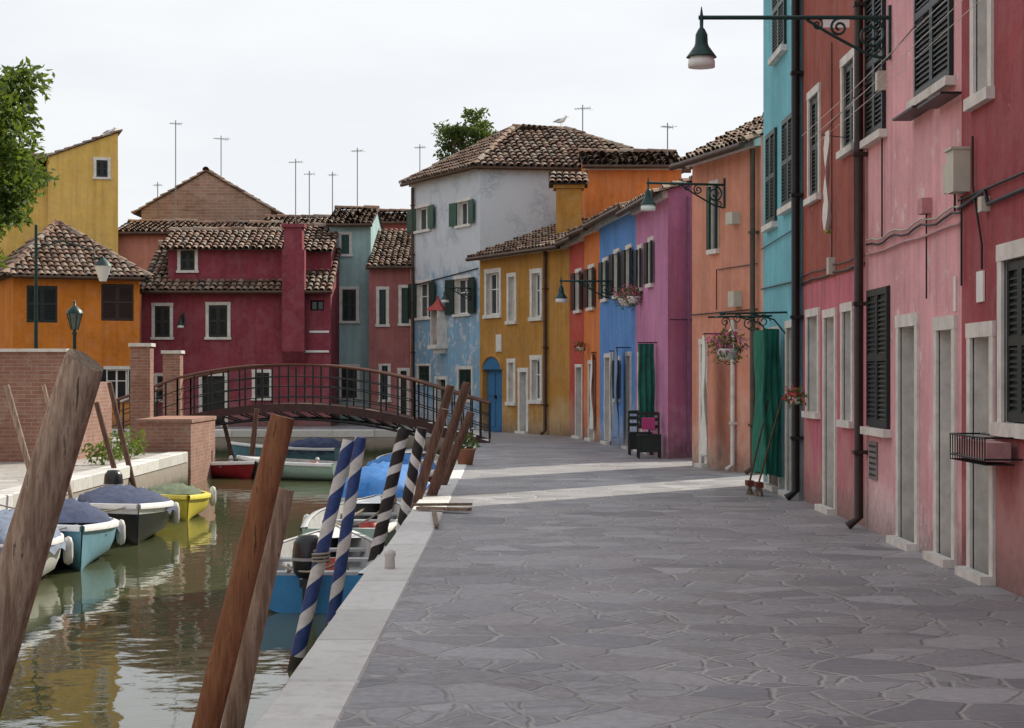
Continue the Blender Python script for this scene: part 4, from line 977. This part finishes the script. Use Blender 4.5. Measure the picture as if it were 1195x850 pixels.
# ================================================================ antennas, gulls
ALU=simple('aerial_metal',(.22,.22,.23),.5,.1,metal=.5,bmp=0)
def antenna(px,pyt,pyb,Z,k=5,w=.55):
    x=gx(px,Z); zt=gz(pyt,Z); zb=gz(pyb,Z)-1.0; g=G('tv_antenna',(x,Z,zb)); g.tube('mast',ALU,[(x,Z,zb),(x,Z,zt)],.018,6)
    a=U(-.5,.5); d=V3((math.cos(a),math.sin(a),0)); p=V3((x,Z,zt-.12)); e=V3((-d.y,d.x,0))
    g.tube('boom',ALU,[p-d*w,p+d*w],.009,5)
    for i in range(k):
        q=p+d*w*(-1+2*i/(k-1)); l=.07+.02*U(0,1)*i; g.tube('elements',ALU,[q-e*l*2,q+e*l*2],.006,4); g.tube('elements',ALU,[q-V3((0,0,l*.5)),q+V3((0,0,l*.5))],.006,4)
    g.done()
for a in ((205,140,250,67,5,.2),(258,158,205,73,7,.28),(345,185,255,69,5,.25),(361,199,250,69,4,.18),(417,172,255,70,6,.22),(490,168,205,72,6,.2),(680,122,170,61,6,.25),(779,143,195,56,5,.18),(388,200,255,70,4,.14),(184,212,245,72,4,.15)): antenna(*a)
def gull(x,y,z):
    g=G('seagull',(x,y,z)); wh=simple('gull_white',(.7,.7,.68),.7,.05); gr=simple('gull_grey',(.3,.31,.33),.7,.05)
    g.tube('body',wh,[(x-.2,y,z+.13),(x-.08,y,z+.15),(x+.06,y,z+.19),(x+.13,y,z+.27),(x+.17,y,z+.32),(x+.21,y,z+.31)],[.012,.06,.075,.045,.045,.012],10)
    g.tube('wings',gr,[(x-.27,y,z+.13),(x-.08,y-.0,z+.185),(x+.06,y,z+.21)],[.01,.06,.05],8); g.tube('beak',simple('gull_beak',(.6,.35,.03),.5),[(x+.2,y,z+.31),(x+.26,y,z+.295)],[.012,.004],6)
    for d in (-.02,.03): g.tube('legs',simple('gull_beak',(.6,.35,.03),.5),[(x+d,y,z),(x+d,y,z+.13)],.006,4)
    g.done()
gull(gx(655,61),61.2,9.75); gull(gx(124,66),66.6,gz(157,66))
# ================================================================ world, sun, camera
w=bpy.data.worlds.new('World'); scene.world=w; w.use_nodes=True; nt=w.node_tree; bg=nt.nodes['Background']
sky=nt.nodes.new('ShaderNodeTexSky'); sky.sky_type='NISHITA'; sky.sun_disc=False; sky.sun_elevation=EL; sky.sun_rotation=AZ
nt.links.new(sky.outputs[0],bg.inputs[0]); bg.inputs[1].default_value=.13
b2=nt.nodes.new('ShaderNodeBackground'); b2.inputs[1].default_value=1.06
tc=nt.nodes.new('ShaderNodeTexCoord'); mp=nt.nodes.new('ShaderNodeMapping'); mp.inputs['Scale'].default_value=(1,1,3.5); nt.links.new(tc.outputs['Generated'],mp.inputs[0])
nn=nt.nodes.new('ShaderNodeTexNoise'); nn.inputs['Scale'].default_value=2.2; nn.inputs['Detail'].default_value=6; nn.inputs['Roughness'].default_value=.55; nt.links.new(mp.outputs[0],nn.inputs[0])
cr=nt.nodes.new('ShaderNodeValToRGB'); cr.color_ramp.elements[0].position=.35; cr.color_ramp.elements[0].color=(.77,.80,.86,1); cr.color_ramp.elements[1].position=.62; cr.color_ramp.elements[1].color=(.93,.935,.94,1)
nt.links.new(nn.outputs['Fac'],cr.inputs[0]); nt.links.new(cr.outputs[0],b2.inputs[0])
ms=nt.nodes.new('ShaderNodeMixShader'); ms.inputs[0].default_value=.9; nt.links.new(bg.outputs[0],ms.inputs[1]); nt.links.new(b2.outputs[0],ms.inputs[2]); nt.links.new(ms.outputs[0],nt.nodes['World Output'].inputs[0])
sd=bpy.data.lights.new('sun','SUN'); sd.energy=5.0; sd.angle=math.radians(.5); sd.color=(1,.92,.78); so=bpy.data.objects.new('sun',sd); COL.objects.link(so)
dirv=V3((math.sin(AZ)*math.cos(EL),math.cos(AZ)*math.cos(EL),math.sin(EL))); so.rotation_euler=dirv.to_track_quat('Z','Y').to_euler(); so.location=(0,0,30)
cd=bpy.data.cameras.new('camera'); cam=bpy.data.objects.new('camera',cd); COL.objects.link(cam); scene.camera=cam
cam.location=(0,0,CH); cam.rotation_euler=(math.radians(90),0,0); cd.sensor_width=36; cd.lens=F/1195*36; cd.clip_end=2000; cd.clip_start=.05
cd.shift_y=(HY-425)/1195
scene.view_settings.view_transform='Standard'; scene.view_settings.look='None'; scene.view_settings.exposure=0
